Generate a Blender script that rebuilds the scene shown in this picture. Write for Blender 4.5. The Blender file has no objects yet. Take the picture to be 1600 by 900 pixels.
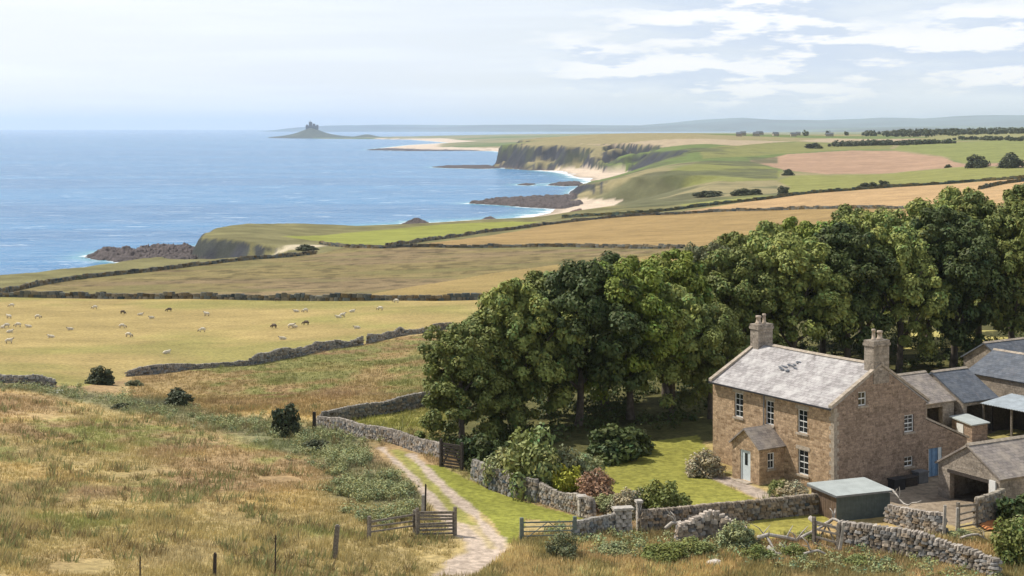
import bpy, bmesh, math, random
import numpy as np
from mathutils import Vector, Matrix
random.seed(7)
S = bpy.context.scene
COL = S.collection
R = math.radians
# ------------------------------------------------------------------ camera
F, CX, HY, H = 2300.0, 800.0, 200.0, 52.0       # focal length and horizon in 1600-wide pixels, eye height (m)
cam = bpy.data.objects.new('camera', bpy.data.cameras.new('camera')); COL.objects.link(cam)
cam.location = (0, 0, H); cam.rotation_euler = (R(90), 0, 0)
cam.data.sensor_width = 36; cam.data.lens = 36 * F / 1600
cam.data.shift_y = -250 / 1600
cam.data.clip_start = 1; cam.data.clip_end = 120000
S.camera = cam
# ------------------------------------------------------------------ sun, sky, exposure
SUN_AZ, SUN_EL = R(-66), R(52)                   # azimuth from +Y towards +X
sd = Vector((math.sin(SUN_AZ) * math.cos(SUN_EL), math.cos(SUN_AZ) * math.cos(SUN_EL), math.sin(SUN_EL)))
sun = bpy.data.objects.new('sun', bpy.data.lights.new('sun', 'SUN')); COL.objects.link(sun)
sun.data.energy = 5.0; sun.data.angle = R(0.53); sun.data.color = (1, .94, .84)
sun.rotation_euler = sd.to_track_quat('Z', 'Y').to_euler(); sun.location = (0, 0, 400)
W = bpy.data.worlds.new('World'); S.world = W; W.use_nodes = True
nt = W.node_tree; nt.nodes.clear()
def N(nt, t, **kw):
    n = nt.nodes.new(t)
    for k, v in kw.items():
        if k.startswith('i_'):
            key = k[2:]; key = int(key) if key.isdigit() else key
            n.inputs[key].default_value = v
        else: setattr(n, k, v)
    return n
def L(nt, a, ao, b, bi): nt.links.new(a.outputs[ao], b.inputs[bi])
def mathn(nt, op, a, b=None, c=None):
    n = nt.nodes.new('ShaderNodeMath'); n.operation = op
    for i, v in enumerate((a, b, c)):
        if v is None: continue
        if isinstance(v, (int, float)): n.inputs[i].default_value = v
        else: nt.links.new(v, n.inputs[i])
    return n.outputs[0]
def mixc(nt, fac, a, b, mode='MIX'):
    n = nt.nodes.new('ShaderNodeMix'); n.data_type = 'RGBA'; n.blend_type = mode
    for i, v in ((0, fac), (6, a), (7, b)):
        if isinstance(v, (int, float)): n.inputs[i].default_value = v
        elif isinstance(v, tuple): n.inputs[i].default_value = (*v, 1) if len(v) == 3 else v
        else: nt.links.new(v, n.inputs[i])
    return n.outputs[2]
def maprange(nt, v, a, b, c=0., d=1.):
    n = nt.nodes.new('ShaderNodeMapRange'); n.interpolation_type = 'SMOOTHSTEP'
    nt.links.new(v, n.inputs[0])
    for i, x in enumerate((a, b, c, d)): n.inputs[i + 1].default_value = x
    return n.outputs[0]
def noise(nt, vec, scale, detail=4, rough=.55, out=0):
    n = nt.nodes.new('ShaderNodeTexNoise'); n.inputs['Scale'].default_value = scale
    n.inputs['Detail'].default_value = detail; n.inputs['Roughness'].default_value = rough
    if vec is not None: nt.links.new(vec, n.inputs['Vector'])
    return n.outputs[out]
sky = N(nt, 'ShaderNodeTexSky', sky_type='NISHITA', sun_disc=False, sun_elevation=SUN_EL, sun_rotation=SUN_AZ, altitude=50, air_density=1.0, dust_density=1.2, ozone_density=1.5)
tc = N(nt, 'ShaderNodeTexCoord')
mp = N(nt, 'ShaderNodeMapping'); mp.inputs['Scale'].default_value = (1, 1, 4.6); L(nt, tc, 'Generated', mp, 0)
sep = N(nt, 'ShaderNodeSeparateXYZ'); L(nt, tc, 'Generated', sep, 0)
n1 = noise(nt, mp.outputs[0], 9.0, 9, .58)
n2 = noise(nt, mp.outputs[0], 3.1, 3, .5)
mp2 = N(nt, 'ShaderNodeMapping'); mp2.inputs['Scale'].default_value = (1, 1, 4.6); mp2.inputs['Location'].default_value = (-.012, .004, .03); L(nt, tc, 'Generated', mp2, 0)
n1b = noise(nt, mp2.outputs[0], 9.0, 9, .58)
azr = maprange(nt, sep.outputs[0], -.12, .16, -.20, .10)
elr = maprange(nt, sep.outputs[2], .008, .04, -.08, .03)
cl = mathn(nt, 'ADD', mathn(nt, 'ADD', mathn(nt, 'MULTIPLY', n1, .75), mathn(nt, 'MULTIPLY', n2, .25)), mathn(nt, 'ADD', azr, elr))
cov = maprange(nt, cl, .455, .68)
shade = maprange(nt, mathn(nt, 'SUBTRACT', n1, n1b), -.035, .05)
ccol = mixc(nt, shade, (8.3, 9.6, 11.7), (13.6, 13.6, 13.7))
mp3 = N(nt, 'ShaderNodeMapping'); mp3.inputs['Scale'].default_value = (1, 1, 14); L(nt, tc, 'Generated', mp3, 0)
veil = maprange(nt, noise(nt, mp3.outputs[0], 4, 5, .5), .4, .75, .84, .97)
veil = mathn(nt, 'MULTIPLY', veil, maprange(nt, sep.outputs[2], .10, .42, 1., .06))
dsun = N(nt, 'ShaderNodeVectorMath', operation='DOT_PRODUCT'); L(nt, tc, 'Generated', dsun, 0); dsun.inputs[1].default_value = (math.sin(SUN_AZ), math.cos(SUN_AZ), 0)
hz = mixc(nt, maprange(nt, dsun.outputs['Value'], .25, .95), (11.4, 12.3, 13.4), (14.5, 14.6, 14.8))
pale = mixc(nt, veil, sky.outputs[0], hz)
skyc = mixc(nt, mathn(nt, 'MULTIPLY', cov, .9), pale, ccol)
bg = N(nt, 'ShaderNodeBackground'); bg.inputs[1].default_value = .080
nt.links.new(skyc, bg.inputs[0])
out = N(nt, 'ShaderNodeOutputWorld'); L(nt, bg, 0, out, 0)
S.view_settings.view_transform = 'Standard'; S.view_settings.look = 'None'
S.view_settings.exposure = 0.0; S.view_settings.gamma = 1
S.render.engine = 'CYCLES'
cy = S.cycles
cy.max_bounces = 6; cy.diffuse_bounces = 2; cy.glossy_bounces = 2; cy.transmission_bounces = 2; cy.volume_bounces = 1; cy.transparent_max_bounces = 4
cy.use_denoising = True
cy.use_adaptive_sampling = True; cy.adaptive_threshold = .015
cy.sample_clamp_indirect = 4

# ------------------------------------------------------------------ helpers
def tag(o, label=None, cat=None, group=None, kind=None):
    if label: o['label'] = label
    if cat: o['category'] = cat
    if group: o['group'] = group
    if kind: o['kind'] = kind
    return o
def empty(name, loc=(0, 0, 0), rz=0, scale=None):
    o = bpy.data.objects.new(name, None); COL.objects.link(o)
    o.location = loc; o.rotation_euler = (0, 0, rz); o.empty_display_size = .3
    if scale: o.scale = scale
    return o
def link(name, me, mat=None, parent=None, loc=None, rz=None):
    o = bpy.data.objects.new(name, me); COL.objects.link(o)
    if mat is not None and not me.materials: me.materials.append(mat)
    if parent is not None: o.parent = parent
    if loc is not None: o.location = loc
    if rz is not None: o.rotation_euler = (0, 0, rz)
    return o
def npmesh(name, V, Fq, cols=None, smooth=False, attrs=None):
    """V (n,3); Fq (m,k) all with k corners; cols per vertex (n,3)"""
    me = bpy.data.meshes.new(name)
    V = np.asarray(V, np.float32); Fq = np.asarray(Fq, np.int32)
    k = Fq.shape[1]
    me.vertices.add(len(V)); me.vertices.foreach_set('co', V.ravel())
    me.loops.add(Fq.size); me.loops.foreach_set('vertex_index', Fq.ravel())
    me.polygons.add(len(Fq)); me.polygons.foreach_set('loop_start', np.arange(0, Fq.size, k, dtype=np.int32))
    me.polygons.foreach_set('loop_total', np.full(len(Fq), k, np.int32))
    if smooth: me.polygons.foreach_set('use_smooth', np.ones(len(Fq), bool))
    me.update(calc_edges=True)
    if cols is not None:
        a = me.color_attributes.new('Col', 'FLOAT_COLOR', 'POINT')
        a.data.foreach_set('color', np.c_[np.asarray(cols, np.float32), np.ones(len(V), np.float32)].ravel())
    for nm, arr in (attrs or {}).items():
        a = me.attributes.new(nm, 'FLOAT', 'POINT'); a.data.foreach_set('value', np.asarray(arr, np.float32))
    return me
def _h(ix, iy, s):
    n = (ix.astype(np.int64) * 374761393 + iy.astype(np.int64) * 668265263 + s * 982451653) & 0xffffffff
    n = ((n ^ (n >> 13)) * 1274126177) & 0xffffffff
    n = (n ^ (n >> 16)) & 0xffffffff
    return n / 4294967295.0
def vnoise(x, y, s=0):
    x = np.asarray(x, float); y = np.asarray(y, float)
    ix = np.floor(x); iy = np.floor(y); fx = x - ix; fy = y - iy
    fx = fx * fx * (3 - 2 * fx); fy = fy * fy * (3 - 2 * fy)
    a = _h(ix, iy, s); b = _h(ix + 1, iy, s); c = _h(ix, iy + 1, s); d = _h(ix + 1, iy + 1, s)
    return (a + (b - a) * fx) * (1 - fy) + (c + (d - c) * fx) * fy
def fbm(x, y, s=0, o=4, g=.5):
    t = 0; a = 1; tot = 0
    for i in range(o):
        t = t + a * vnoise(x * 2 ** i + 17.3 * i, y * 2 ** i - 9.1 * i, s + i); tot += a; a *= g
    return t / tot
def sstep(x, a, b):
    t = np.clip((x - a) / (b - a), 0, 1); return t * t * (3 - 2 * t)
class MB:
    def __init__(s): s.v = []; s.f = []; s.c = []
    def add(s, vs, fs, col=None):
        o = len(s.v); s.v += [tuple(v) for v in vs]; s.f += [tuple(i + o for i in f) for f in fs]
        s.c += [col or (1, 1, 1)] * len(vs); return s
    def box(s, x0, x1, y0, y1, z0, z1, col=None):
        return s.add([(x0, y0, z0), (x1, y0, z0), (x1, y1, z0), (x0, y1, z0), (x0, y0, z1), (x1, y0, z1), (x1, y1, z1), (x0, y1, z1)],
                     [(0, 3, 2, 1), (4, 5, 6, 7), (0, 1, 5, 4), (1, 2, 6, 5), (2, 3, 7, 6), (3, 0, 4, 7)], col)
    def quad(s, a, b, c, d): return s.add([a, b, c, d], [(0, 1, 2, 3)])
    def slab(s, pts, nrm, t):
        """polygon pts thickened by t against nrm"""
        n = Vector(nrm) * t; P = [Vector(p) for p in pts]; k = len(P)
        vs = P + [p - n for p in P]
        fs = [tuple(range(k)), tuple(range(2 * k - 1, k - 1, -1))] + [(i, i + k, (i + 1) % k + k, (i + 1) % k) for i in range(k)]
        return s.add(vs, fs)
    def beam(s, p, q, w, h=None, roll=0, taper=1, col=None):
        p = Vector(p); q = Vector(q); d = (q - p).normalized(); h = h or w
        up = Vector((0, 0, 1)) if abs(d.z) < .95 else Vector((1, 0, 0))
        a = d.cross(up).normalized(); b = a.cross(d)
        if roll: a, b = a * math.cos(roll) + b * math.sin(roll), b * math.cos(roll) - a * math.sin(roll)
        vs = [p + a * x * w / 2 + b * y * h / 2 for x, y in ((-1, -1), (1, -1), (1, 1), (-1, 1))] + \
             [q + a * x * w / 2 * taper + b * y * h / 2 * taper for x, y in ((-1, -1), (1, -1), (1, 1), (-1, 1))]
        return s.add(vs, [(0, 3, 2, 1), (4, 5, 6, 7), (0, 1, 5, 4), (1, 2, 6, 5), (2, 3, 7, 6), (3, 0, 4, 7)], col)
    def tube(s, pts, rad, n=8, col=None, cap=True):
        P = [Vector(p) for p in pts]; o = len(s.v); k = len(P)
        vs = []
        for i, p in enumerate(P):
            d = (P[min(i + 1, k - 1)] - P[max(i - 1, 0)]).normalized()
            up = Vector((0, 0, 1)) if abs(d.z) < .9 else Vector((1, 0, 0))
            a = d.cross(up).normalized(); b = a.cross(d)
            r = rad[i] if isinstance(rad, (list, tuple)) else rad
            vs += [p + (a * math.cos(6.2832 * j / n) + b * math.sin(6.2832 * j / n)) * r for j in range(n)]
        fs = [(i * n + j, i * n + (j + 1) % n, (i + 1) * n + (j + 1) % n, (i + 1) * n + j) for i in range(k - 1) for j in range(n)]
        if cap: fs += [tuple(range(n))[::-1], tuple((k - 1) * n + j for j in range(n))]
        return s.add(vs, fs, col)
    def stone(s, c, dx, dy, dz, ang, rng, col):
        """irregular bevelled block"""
        vs = []
        ca, sa = math.cos(ang), math.sin(ang)
        for z in (-1, 1):
            for x, y in ((-1, -.55), (-.55, -1), (.55, -1), (1, -.55), (1, .55), (.55, 1), (-.55, 1), (-1, .55)):
                k = .82 if z > 0 else 1
                a = x * dx / 2 * k * rng.uniform(.85, 1.1); b = y * dy / 2 * k * rng.uniform(.85, 1.1)
                vs.append((c[0] + a * ca - b * sa, c[1] + a * sa + b * ca, c[2] + z * dz / 2 * rng.uniform(.8, 1.05)))
        fs = [tuple(range(7, -1, -1)), tuple(range(8, 16))] + [(i, (i + 1) % 8, (i + 1) % 8 + 8, i + 8) for i in range(8)]
        return s.add(vs, fs, col)
    def build(s, name, mat, parent=None, smooth=False, loc=None, rz=None):
        me = bpy.data.meshes.new(name); me.from_pydata(s.v, [], s.f)
        bm = bmesh.new(); bm.from_mesh(me); bmesh.ops.recalc_face_normals(bm, faces=bm.faces); bm.to_mesh(me); bm.free()
        a = me.color_attributes.new('Col', 'FLOAT_COLOR', 'POINT')
        a.data.foreach_set('color', np.c_[np.asarray(s.c, np.float32), np.ones(len(s.v), np.float32)].ravel())
        if smooth: me.polygons.foreach_set('use_smooth', np.ones(len(me.polygons), bool))
        me.materials.append(mat)
        return link(name, me, None, parent, loc, rz)

# ------------------------------------------------------------------ materials
def mat_new(name):
    m = bpy.data.materials.new(name); m.use_nodes = True
    nt = m.node_tree; return m, nt, nt.nodes['Principled BSDF']
def bump(nt, b, hgt, strength, dist=.02):
    n = nt.nodes.new('ShaderNodeBump'); n.inputs['Strength'].default_value = strength; n.inputs['Distance'].default_value = dist
    nt.links.new(hgt, n.inputs['Height']); nt.links.new(n.outputs[0], b.inputs['Normal'])
def objc(nt): return nt.nodes.new('ShaderNodeTexCoord')
def flat(name, col, rough=.7, var=.25, scale=3, metal=0, spec=.3):
    m, nt, b = mat_new(name); t = objc(nt)
    n = noise(nt, t.outputs['Object'], scale, 5, .6)
    f = maprange(nt, n, .25, .75, 1 - var, 1 + var)
    v = N(nt, 'ShaderNodeVectorMath', operation='SCALE'); v.inputs[0].default_value = col; nt.links.new(f, v.inputs['Scale'])
    nt.links.new(v.outputs[0], b.inputs['Base Color']); b.inputs['Roughness'].default_value = rough
    b.inputs['Metallic'].default_value = metal; b.inputs['Specular IOR Level'].default_value = spec
    bump(nt, b, n, .3)
    return m
def wallcoord(nt, vscale=1.0):
    t = objc(nt)
    sn = N(nt, 'ShaderNodeSeparateXYZ'); L(nt, t, 'Normal', sn, 0)
    sp = N(nt, 'ShaderNodeSeparateXYZ'); L(nt, t, 'Object', sp, 0)
    g = mathn(nt, 'GREATER_THAN', mathn(nt, 'ABSOLUTE', sn.outputs[0]), mathn(nt, 'ABSOLUTE', sn.outputs[1]))
    u = mathn(nt, 'ADD', mathn(nt, 'MULTIPLY', sp.outputs[1], g), mathn(nt, 'MULTIPLY', sp.outputs[0], mathn(nt, 'SUBTRACT', 1.0, g)))
    c = N(nt, 'ShaderNodeCombineXYZ'); nt.links.new(u, c.inputs[0])
    nt.links.new(mathn(nt, 'MULTIPLY', sp.outputs[2], vscale), c.inputs[1])
    return t, c.outputs[0]
def masonry(name, c1, c2, mortar, bw=.42, bh=.2, dist=.05, stain=.35, vscale=1.0, mort=.02, bmp=.6, rough=.9, dark=(.05, .045, .04)):
    m, nt, b = mat_new(name); t, c = wallcoord(nt, vscale)
    nz = N(nt, 'ShaderNodeTexNoise'); nz.inputs['Scale'].default_value = 2.4; nz.inputs['Detail'].default_value = 3; nt.links.new(c, nz.inputs['Vector'])
    off = N(nt, 'ShaderNodeVectorMath', operation='SUBTRACT'); L(nt, nz, 1, off, 0); off.inputs[1].default_value = (.5, .5, .5)
    sc = N(nt, 'ShaderNodeVectorMath', operation='SCALE'); L(nt, off, 0, sc, 0); sc.inputs['Scale'].default_value = dist * 3
    ad = N(nt, 'ShaderNodeVectorMath', operation='ADD'); nt.links.new(c, ad.inputs[0]); L(nt, sc, 0, ad, 1)
    br = N(nt, 'ShaderNodeTexBrick'); L(nt, ad, 0, br, 'Vector')
    br.inputs['Scale'].default_value = 1; br.inputs['Brick Width'].default_value = bw; br.inputs['Row Height'].default_value = bh
    br.inputs['Mortar Size'].default_value = mort; br.inputs['Mortar Smooth'].default_value = .4; br.inputs['Bias'].default_value = 0
    br.inputs['Color1'].default_value = (0, 0, 0, 1); br.inputs['Color2'].default_value = (1, 1, 1, 1); br.inputs['Mortar'].default_value = (.5, .5, .5, 1)
    br.offset = .5; br.offset_frequency = 2; br.squash = 1.4; br.squash_frequency = 3
    base = mixc(nt, br.outputs['Color'], c1, c2)
    # second tone from cellular colour
    vo = N(nt, 'ShaderNodeTexVoronoi'); vo.inputs['Scale'].default_value = 4.2; L(nt, ad, 0, vo, 'Vector')
    sv = N(nt, 'ShaderNodeSeparateColor'); L(nt, vo, 'Color', sv, 0)
    base = mixc(nt, mathn(nt, 'MULTIPLY', sv.outputs[0], .5), base, tuple(x * 1.35 for x in c2))
    base = mixc(nt, mathn(nt, 'MULTIPLY', maprange(nt, sv.outputs[1], .70, .85), .38), base, tuple(x * .45 for x in c1))
    base = mixc(nt, br.outputs['Fac'], base, mortar)
    st = maprange(nt, noise(nt, t.outputs['Object'], .55, 6, .65), .48, .72, 0, stain)
    base = mixc(nt, st, base, dark)
    fine = noise(nt, t.outputs['Object'], 9, 4, .6)
    base = mixc(nt, .35, base, mixc(nt, 1.0, base, N_gray(nt, fine), 'MULTIPLY'))
    nt.links.new(base, b.inputs['Base Color']); b.inputs['Roughness'].default_value = rough; b.inputs['Specular IOR Level'].default_value = .2
    hh = mathn(nt, 'ADD', mathn(nt, 'MULTIPLY', br.outputs['Fac'], -1.0), mathn(nt, 'MULTIPLY', fine, .6))
    bump(nt, b, hh, bmp, .03)
    return m
def N_gray(nt, v):
    n = nt.nodes.new('ShaderNodeMapRange'); nt.links.new(v, n.inputs[0])
    for i, x in enumerate((.3, .7, .35, 1.9)): n.inputs[i + 1].default_value = x
    c = N(nt, 'ShaderNodeCombineColor')
    for i in range(3): nt.links.new(n.outputs[0], c.inputs[i])
    return c.outputs[0]
def slate(name, col, lichen, rows=.24, lich=.5, rust=0.0):
    m, nt, b = mat_new(name); t, c = wallcoord(nt, 2.0)
    br = N(nt, 'ShaderNodeTexBrick'); nt.links.new(c, br.inputs['Vector'])
    br.inputs['Scale'].default_value = 1; br.inputs['Brick Width'].default_value = .38; br.inputs['Row Height'].default_value = rows
    br.inputs['Mortar Size'].default_value = .012; br.inputs['Mortar Smooth'].default_value = .3
    br.inputs['Color1'].default_value = (.72, .72, .72, 1); br.inputs['Color2'].default_value = (1.15, 1.15, 1.15, 1); br.inputs['Mortar'].default_value = (.4, .4, .4, 1)
    base = mixc(nt, 1.0, col, br.outputs['Color'], 'MULTIPLY')
    l1 = maprange(nt, noise(nt, t.outputs['Object'], 1.1, 8, .7), .42, .68, 0, lich)
    base = mixc(nt, l1, base, lichen)
    l2 = maprange(nt, noise(nt, t.outputs['Object'], .7, 6, .75), .60, .68, 0, .55)
    base = mixc(nt, l2, base, (.075, .06, .055))
    # streaks down the slope
    sp = N(nt, 'ShaderNodeMapping'); sp.inputs['Scale'].default_value = (2.5, .35, 1); nt.links.new(c, sp.inputs[0])
    l3 = maprange(nt, noise(nt, sp.outputs[0], 1.6, 5, .6), .55, .75, 0, .4)
    base = mixc(nt, l3, base, (.16, .125, .11))
    nt.links.new(base, b.inputs['Base Color']); b.inputs['Roughness'].default_value = .75; b.inputs['Specular IOR Level'].default_value = .3
    bump(nt, b, mathn(nt, 'MULTIPLY', br.outputs['Fac'], -1.0), .5, .02)
    return m
def attrmat(name, rough=.9, spec=.15, scale=6, var=.3, bmp=.5, trans=0, tint=None, bd=.03):
    m, nt, b = mat_new(name)
    a = N(nt, 'ShaderNodeAttribute', attribute_name='Col'); t = objc(nt)
    n = noise(nt, t.outputs['Object'], scale, 4, .6)
    f = maprange(nt, n, .25, .75, 1 - var, 1 + var)
    v = N(nt, 'ShaderNodeVectorMath', operation='SCALE'); L(nt, a, 'Color', v, 0); nt.links.new(f, v.inputs['Scale'])
    res = v.outputs[0]
    if tint is not None:
        w = N(nt, 'ShaderNodeVectorMath', operation='MULTIPLY'); nt.links.new(res, w.inputs[0]); w.inputs[1].default_value = tint; res = w.outputs[0]
    nt.links.new(res, b.inputs['Base Color']); b.inputs['Roughness'].default_value = rough; b.inputs['Specular IOR Level'].default_value = spec
    if bmp: bump(nt, b, n, bmp, bd)
    if trans:
        tr = N(nt, 'ShaderNodeBsdfTranslucent'); nt.links.new(res, tr.inputs[0])
        mx = N(nt, 'ShaderNodeMixShader'); mx.inputs[0].default_value = trans
        L(nt, b, 0, mx, 1); L(nt, tr, 0, mx, 2)
        L(nt, mx, 0, nt.nodes['Material Output'], 0)
    return m
M = {}
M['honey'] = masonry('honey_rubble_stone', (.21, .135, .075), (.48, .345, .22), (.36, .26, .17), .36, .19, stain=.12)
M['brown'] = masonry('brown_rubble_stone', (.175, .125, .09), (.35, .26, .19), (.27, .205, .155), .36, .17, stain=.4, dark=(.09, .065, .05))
M['grey_stone'] = masonry('grey_brown_rubble', (.20, .165, .13), (.34, .29, .235), (.27, .235, .19), .42, .2, stain=.4)
M['dressed'] = flat('dressed_sandstone', (.38, .32, .25), .85, .3, 4)
M['roof_pink'] = slate('weathered_stone_slates', (.37, .345, .335), (.55, .53, .505), lich=.75)
M['roof_tan'] = slate('tan_lichened_slates', (.27, .235, .21), (.42, .36, .29), lich=.7)
M['roof_blue'] = slate('blue_grey_slates', (.11, .125, .15), (.2, .21, .22), lich=.4)
M['white'] = flat('white_painted_wood', (.72, .72, .69), .5, .08, 6)
M['paleblue'] = flat('pale_blue_painted_door', (.60, .66, .67), .5, .1, 4)
M['blue'] = flat('blue_painted_door', (.15, .27, .43), .5, .12, 4)
M['pot'] = flat('chimney_pot_clay', (.43, .35, .27), .85, .25, 5)
M['wood'] = flat('weathered_grey_wood', (.19, .165, .135), .9, .45, 9)
M['darkwood'] = flat('dark_old_wood', (.055, .045, .038), .9, .4, 8)
M['bleached'] = flat('bleached_timber', (.42, .38, .33), .9, .35, 7)
M['lead'] = flat('lead_grey_metal', (.18, .19, .2), .5, .2, 3, .3)
M['shedroof'] = flat('pale_green_grey_felt', (.36, .39, .375), .75, .12, 1.2)
M['shedwall'] = flat('dark_green_boarding', (.085, .105, .10), .8, .2, 3)
M['brownboard'] = flat('brown_boarding', (.16, .11, .075), .85, .25, 3)
M['tin'] = flat('grey_corrugated_tin', (.38, .42, .44), .55, .2, 1.4, .25)
M['gate_metal'] = flat('grey_green_painted_metal', (.16, .19, .17), .6, .2, 4, .3)
M['rust'] = flat('rusty_orange_sheet', (.52, .2, .07), .85, .3, 3)
M['black'] = flat('black_plastic', (.03, .03, .033), .6, .2, 4)
M['stones'] = attrmat('field_stones', .95, .15, 7, .35, .7)
M['rock'] = attrmat('shore_rock', .9, .25, .9, .35, .8, bd=.3)
M['leaf'] = attrmat('leaves_green', .62, .25, .8, .25, 0, .22)
M['grass_blades'] = attrmat('grass_blades', .8, .15, 1, .15, 0, .2)
M['bark'] = flat('grey_brown_bark', (.11, .09, .07), .95, .4, 3)
M['castle'] = flat('far_castle_stone', (.16, .15, .15), .9, .2, .05)
m, nt, b = mat_new('window_glass'); b.inputs['Base Color'].default_value = (.015, .02, .022, 1); b.inputs['Roughness'].default_value = .08; b.inputs['Specular IOR Level'].default_value = .6
M['glass'] = m

# ------------------------------------------------------------------ terrain function
CP = [(-500,900,34),(0,900,32),(300,900,31),(600,900,29.3),(740,900,28.6),(1000,900,28.2),(1300,900,28),(1600,900,27.8),(2100,900,27.5),
(-400,750,31),(0,750,29.5),(300,750,28.8),(560,750,28),(700,780,28),(900,750,28),
(1100,740,28),(1303,775,28),(1450,750,28),(1600,780,28),(1900,760,28),(1200,700,28),(1400,690,28),(1600,660,28),(1500,620,28),
(-300,640,28),(0,620,27),(150,610,25),(300,640,25.5),(450,680,26.5),(600,700,27.2),(490,655,26),(660,630,26),
(1000,650,28),(850,650,27.6),(1100,600,27.8),(1300,590,28),(1500,560,28),(1750,560,28),(2300,560,27),
(0,580,24),(200,585,23),(400,565,22),(560,535,21),(680,515,20.5),(850,520,23),
(-400,520,20),(0,500,17),(300,500,17.5),(600,480,18),(0,465,14),(300,467,15),(560,468,16),(775,466,17),(1100,480,22),(1500,450,25),(1800,450,25),(2300,440,25),
(0,455,12.5),(-300,480,14),(150,430,10),(300,418,9.5),(490,398,9.5),(600,430,12),(750,440,14),
(630,384,9.5),(850,384,11),(1050,385,14),(1400,380,22),(2000,370,24),
(350,368,9.5),(430,366,8.5),(480,362,6),(450,390,8),(600,384,9),(600,362,4.5),(750,350,4),(850,345,4),(875,340,6),(1000,335,10),(1225,326,15),(1450,324,20),(1600,320,24),
(960,325,9),(1050,320,11),(1168,313,15),(1262,302,18),(1442,289,22),(1600,277,26),(1900,270,30),
(920,290,14),(1000,300,14),(1000,285,16),(1100,300,15),(1230,298,16),(1400,270,20),(1600,263,26),(2000,260,30),
(1015,262,22),(940,283,7),(975,280,10),(985,271,13),(950,270,3),(1000,258,15),(1050,260,22),(1000,222,35),(900,222,34),(830,222,33),(1060,235,30),(1180,250,24),(1330,235,30),(1510,258,26),(1290,272,20),(1600,255,28),
(1280,225,33),(1500,222,36),(1600,215,40),(2000,218,42),(1500,206,44),(1600,205,45),(2000,205,45),(1400,210,35),(1200,212,30),(1100,214,28),(900,218,20),(800,222,10),(700,224,6),(640,222,5),
(700,218,8),(800,214,12),(1000,212,14),(1300,209,22),(1600,206,30),(600,214,4),(1000,209,10),(1400,206,20),(1900,204,28)]
_c = np.array(CP, float); _Y = F * (H - _c[:, 2]) / (_c[:, 1] - HY); _a = (_c[:, 0] - CX) / 400; _b = np.log(_Y) * 1.6
_P = np.c_[_a, _b]; _cc = .12
def _phi(A, B):
    d2 = (A[:, None, 0] - B[None, :, 0]) ** 2 + (A[:, None, 1] - B[None, :, 1]) ** 2
    return np.sqrt(d2 + _cc * _cc)
n_ = len(_P); _Z = _c[:, 2]
_A = np.zeros((n_ + 1, n_ + 1)); _A[:n_, :n_] = _phi(_P, _P) - np.eye(n_) * .01
_A[:n_, n_] = 1; _A[n_, :n_] = 1
_w = np.linalg.solve(_A, np.r_[_Z, 0])
def wx(px, Y): return (px - CX) / F * Y
COAST = [(-900, -400, .5), (-560, 60, .5), (-330, 250, .5), (-225, 350, .6)] + [(wx(p, y), y, s) for p, y, s in [
 (0, 428, .9), (60, 450, .9), (120, 468, .9), (200, 498, .8), (262, 508, .7), (312, 503, .5), (350, 515, .35), (362, 538, .4), (335, 560, 1.0), (308, 578, 1.9), (304, 600, 1.8), (318, 645, 1.6), (370, 690, 1.), (420, 722, .5), (470, 742, .12),
 (600, 780, .10), (700, 812, .10), (780, 836, .09), (828, 858, .07), (858, 900, .05), (872, 955, .05), (888, 1000, .07), (897, 1045, .6), (893, 1120, 1.0), (893, 1200, .8), (905, 1300, .5), (926, 1430, .07), (905, 1540, .04), (884, 1680, .035), (862, 1765, .05), (830, 1812, .45),
 (800, 1869, .62), (768, 1935, .66), (790, 2150, .8), (810, 2500, .6), (800, 3000, .1), (770, 3320, .035), (640, 3420, .03), (586, 3640, .03), (640, 4500, .05), (700, 5200, .05), (640, 6600, .03),
 (540, 7000, .5), (455, 7350, .6), (418, 7700, .5), (430, 8050, .6), (640, 8300, .5), (800, 10900, .05), (1000, 12600, .05), (1250, 13300, .05), (2300, 14200, .05), (4000, 14200, .05)]]
_K = np.array(COAST)
_LP = np.r_[_K[:, :2], [(60000, 14500), (60000, -800), (-900, -800)]]
def inside(X, Y, P):
    P = np.asarray(P); X = np.asarray(X); Y = np.asarray(Y); r = np.zeros(X.shape, bool)
    j = len(P) - 1
    for i in range(len(P)):
        xi, yi = P[i]; xj, yj = P[j]
        if yi != yj:
            c = ((yi > Y) != (yj > Y)) & (X < (xj - xi) * (Y - yi) / (yj - yi) + xi); r ^= c
        j = i
    return r
def linedist(X, Y, P):
    """distance to polyline and interpolation position"""
    best = np.full(X.shape, 1e12); pos = np.zeros(X.shape)
    P = np.asarray(P, float)
    for i in range(len(P) - 1):
        ax, ay = P[i][:2]; dx, dy = P[i + 1][0] - ax, P[i + 1][1] - ay
        t = np.clip(((X - ax) * dx + (Y - ay) * dy) / (dx * dx + dy * dy), 0, 1)
        d = (X - ax - t * dx) ** 2 + (Y - ay - t * dy) ** 2
        m = d < best; best[m] = d[m]; pos[m] = i + t[m]
    return np.sqrt(best), pos
def coast_sd(X, Y):
    d, pos = linedist(X, Y, _K)
    ins = inside(X, Y, _LP)
    sl = np.interp(pos, np.arange(len(_K)), _K[:, 2])
    return np.where(ins, d, -d), sl, pos
def zbase(X, Y):
    X = np.asarray(X, float); Y = np.maximum(np.asarray(Y, float), 20)
    sh = X.shape; a = (X / Y * F / 400).ravel(); b = (np.log(Y) * 1.6).ravel(); a = np.clip(a, -9, 9)
    z = np.empty(a.shape)
    for i in range(0, len(a), 40000):
        z[i:i + 40000] = _phi(np.c_[a[i:i + 40000], b[i:i + 40000]], _P) @ _w[:-1] + _w[-1]
    return z.reshape(sh)
XI, YI = wx(487, 7700), 7700
XJ, YJ = wx(573, 7600), 7600
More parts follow.
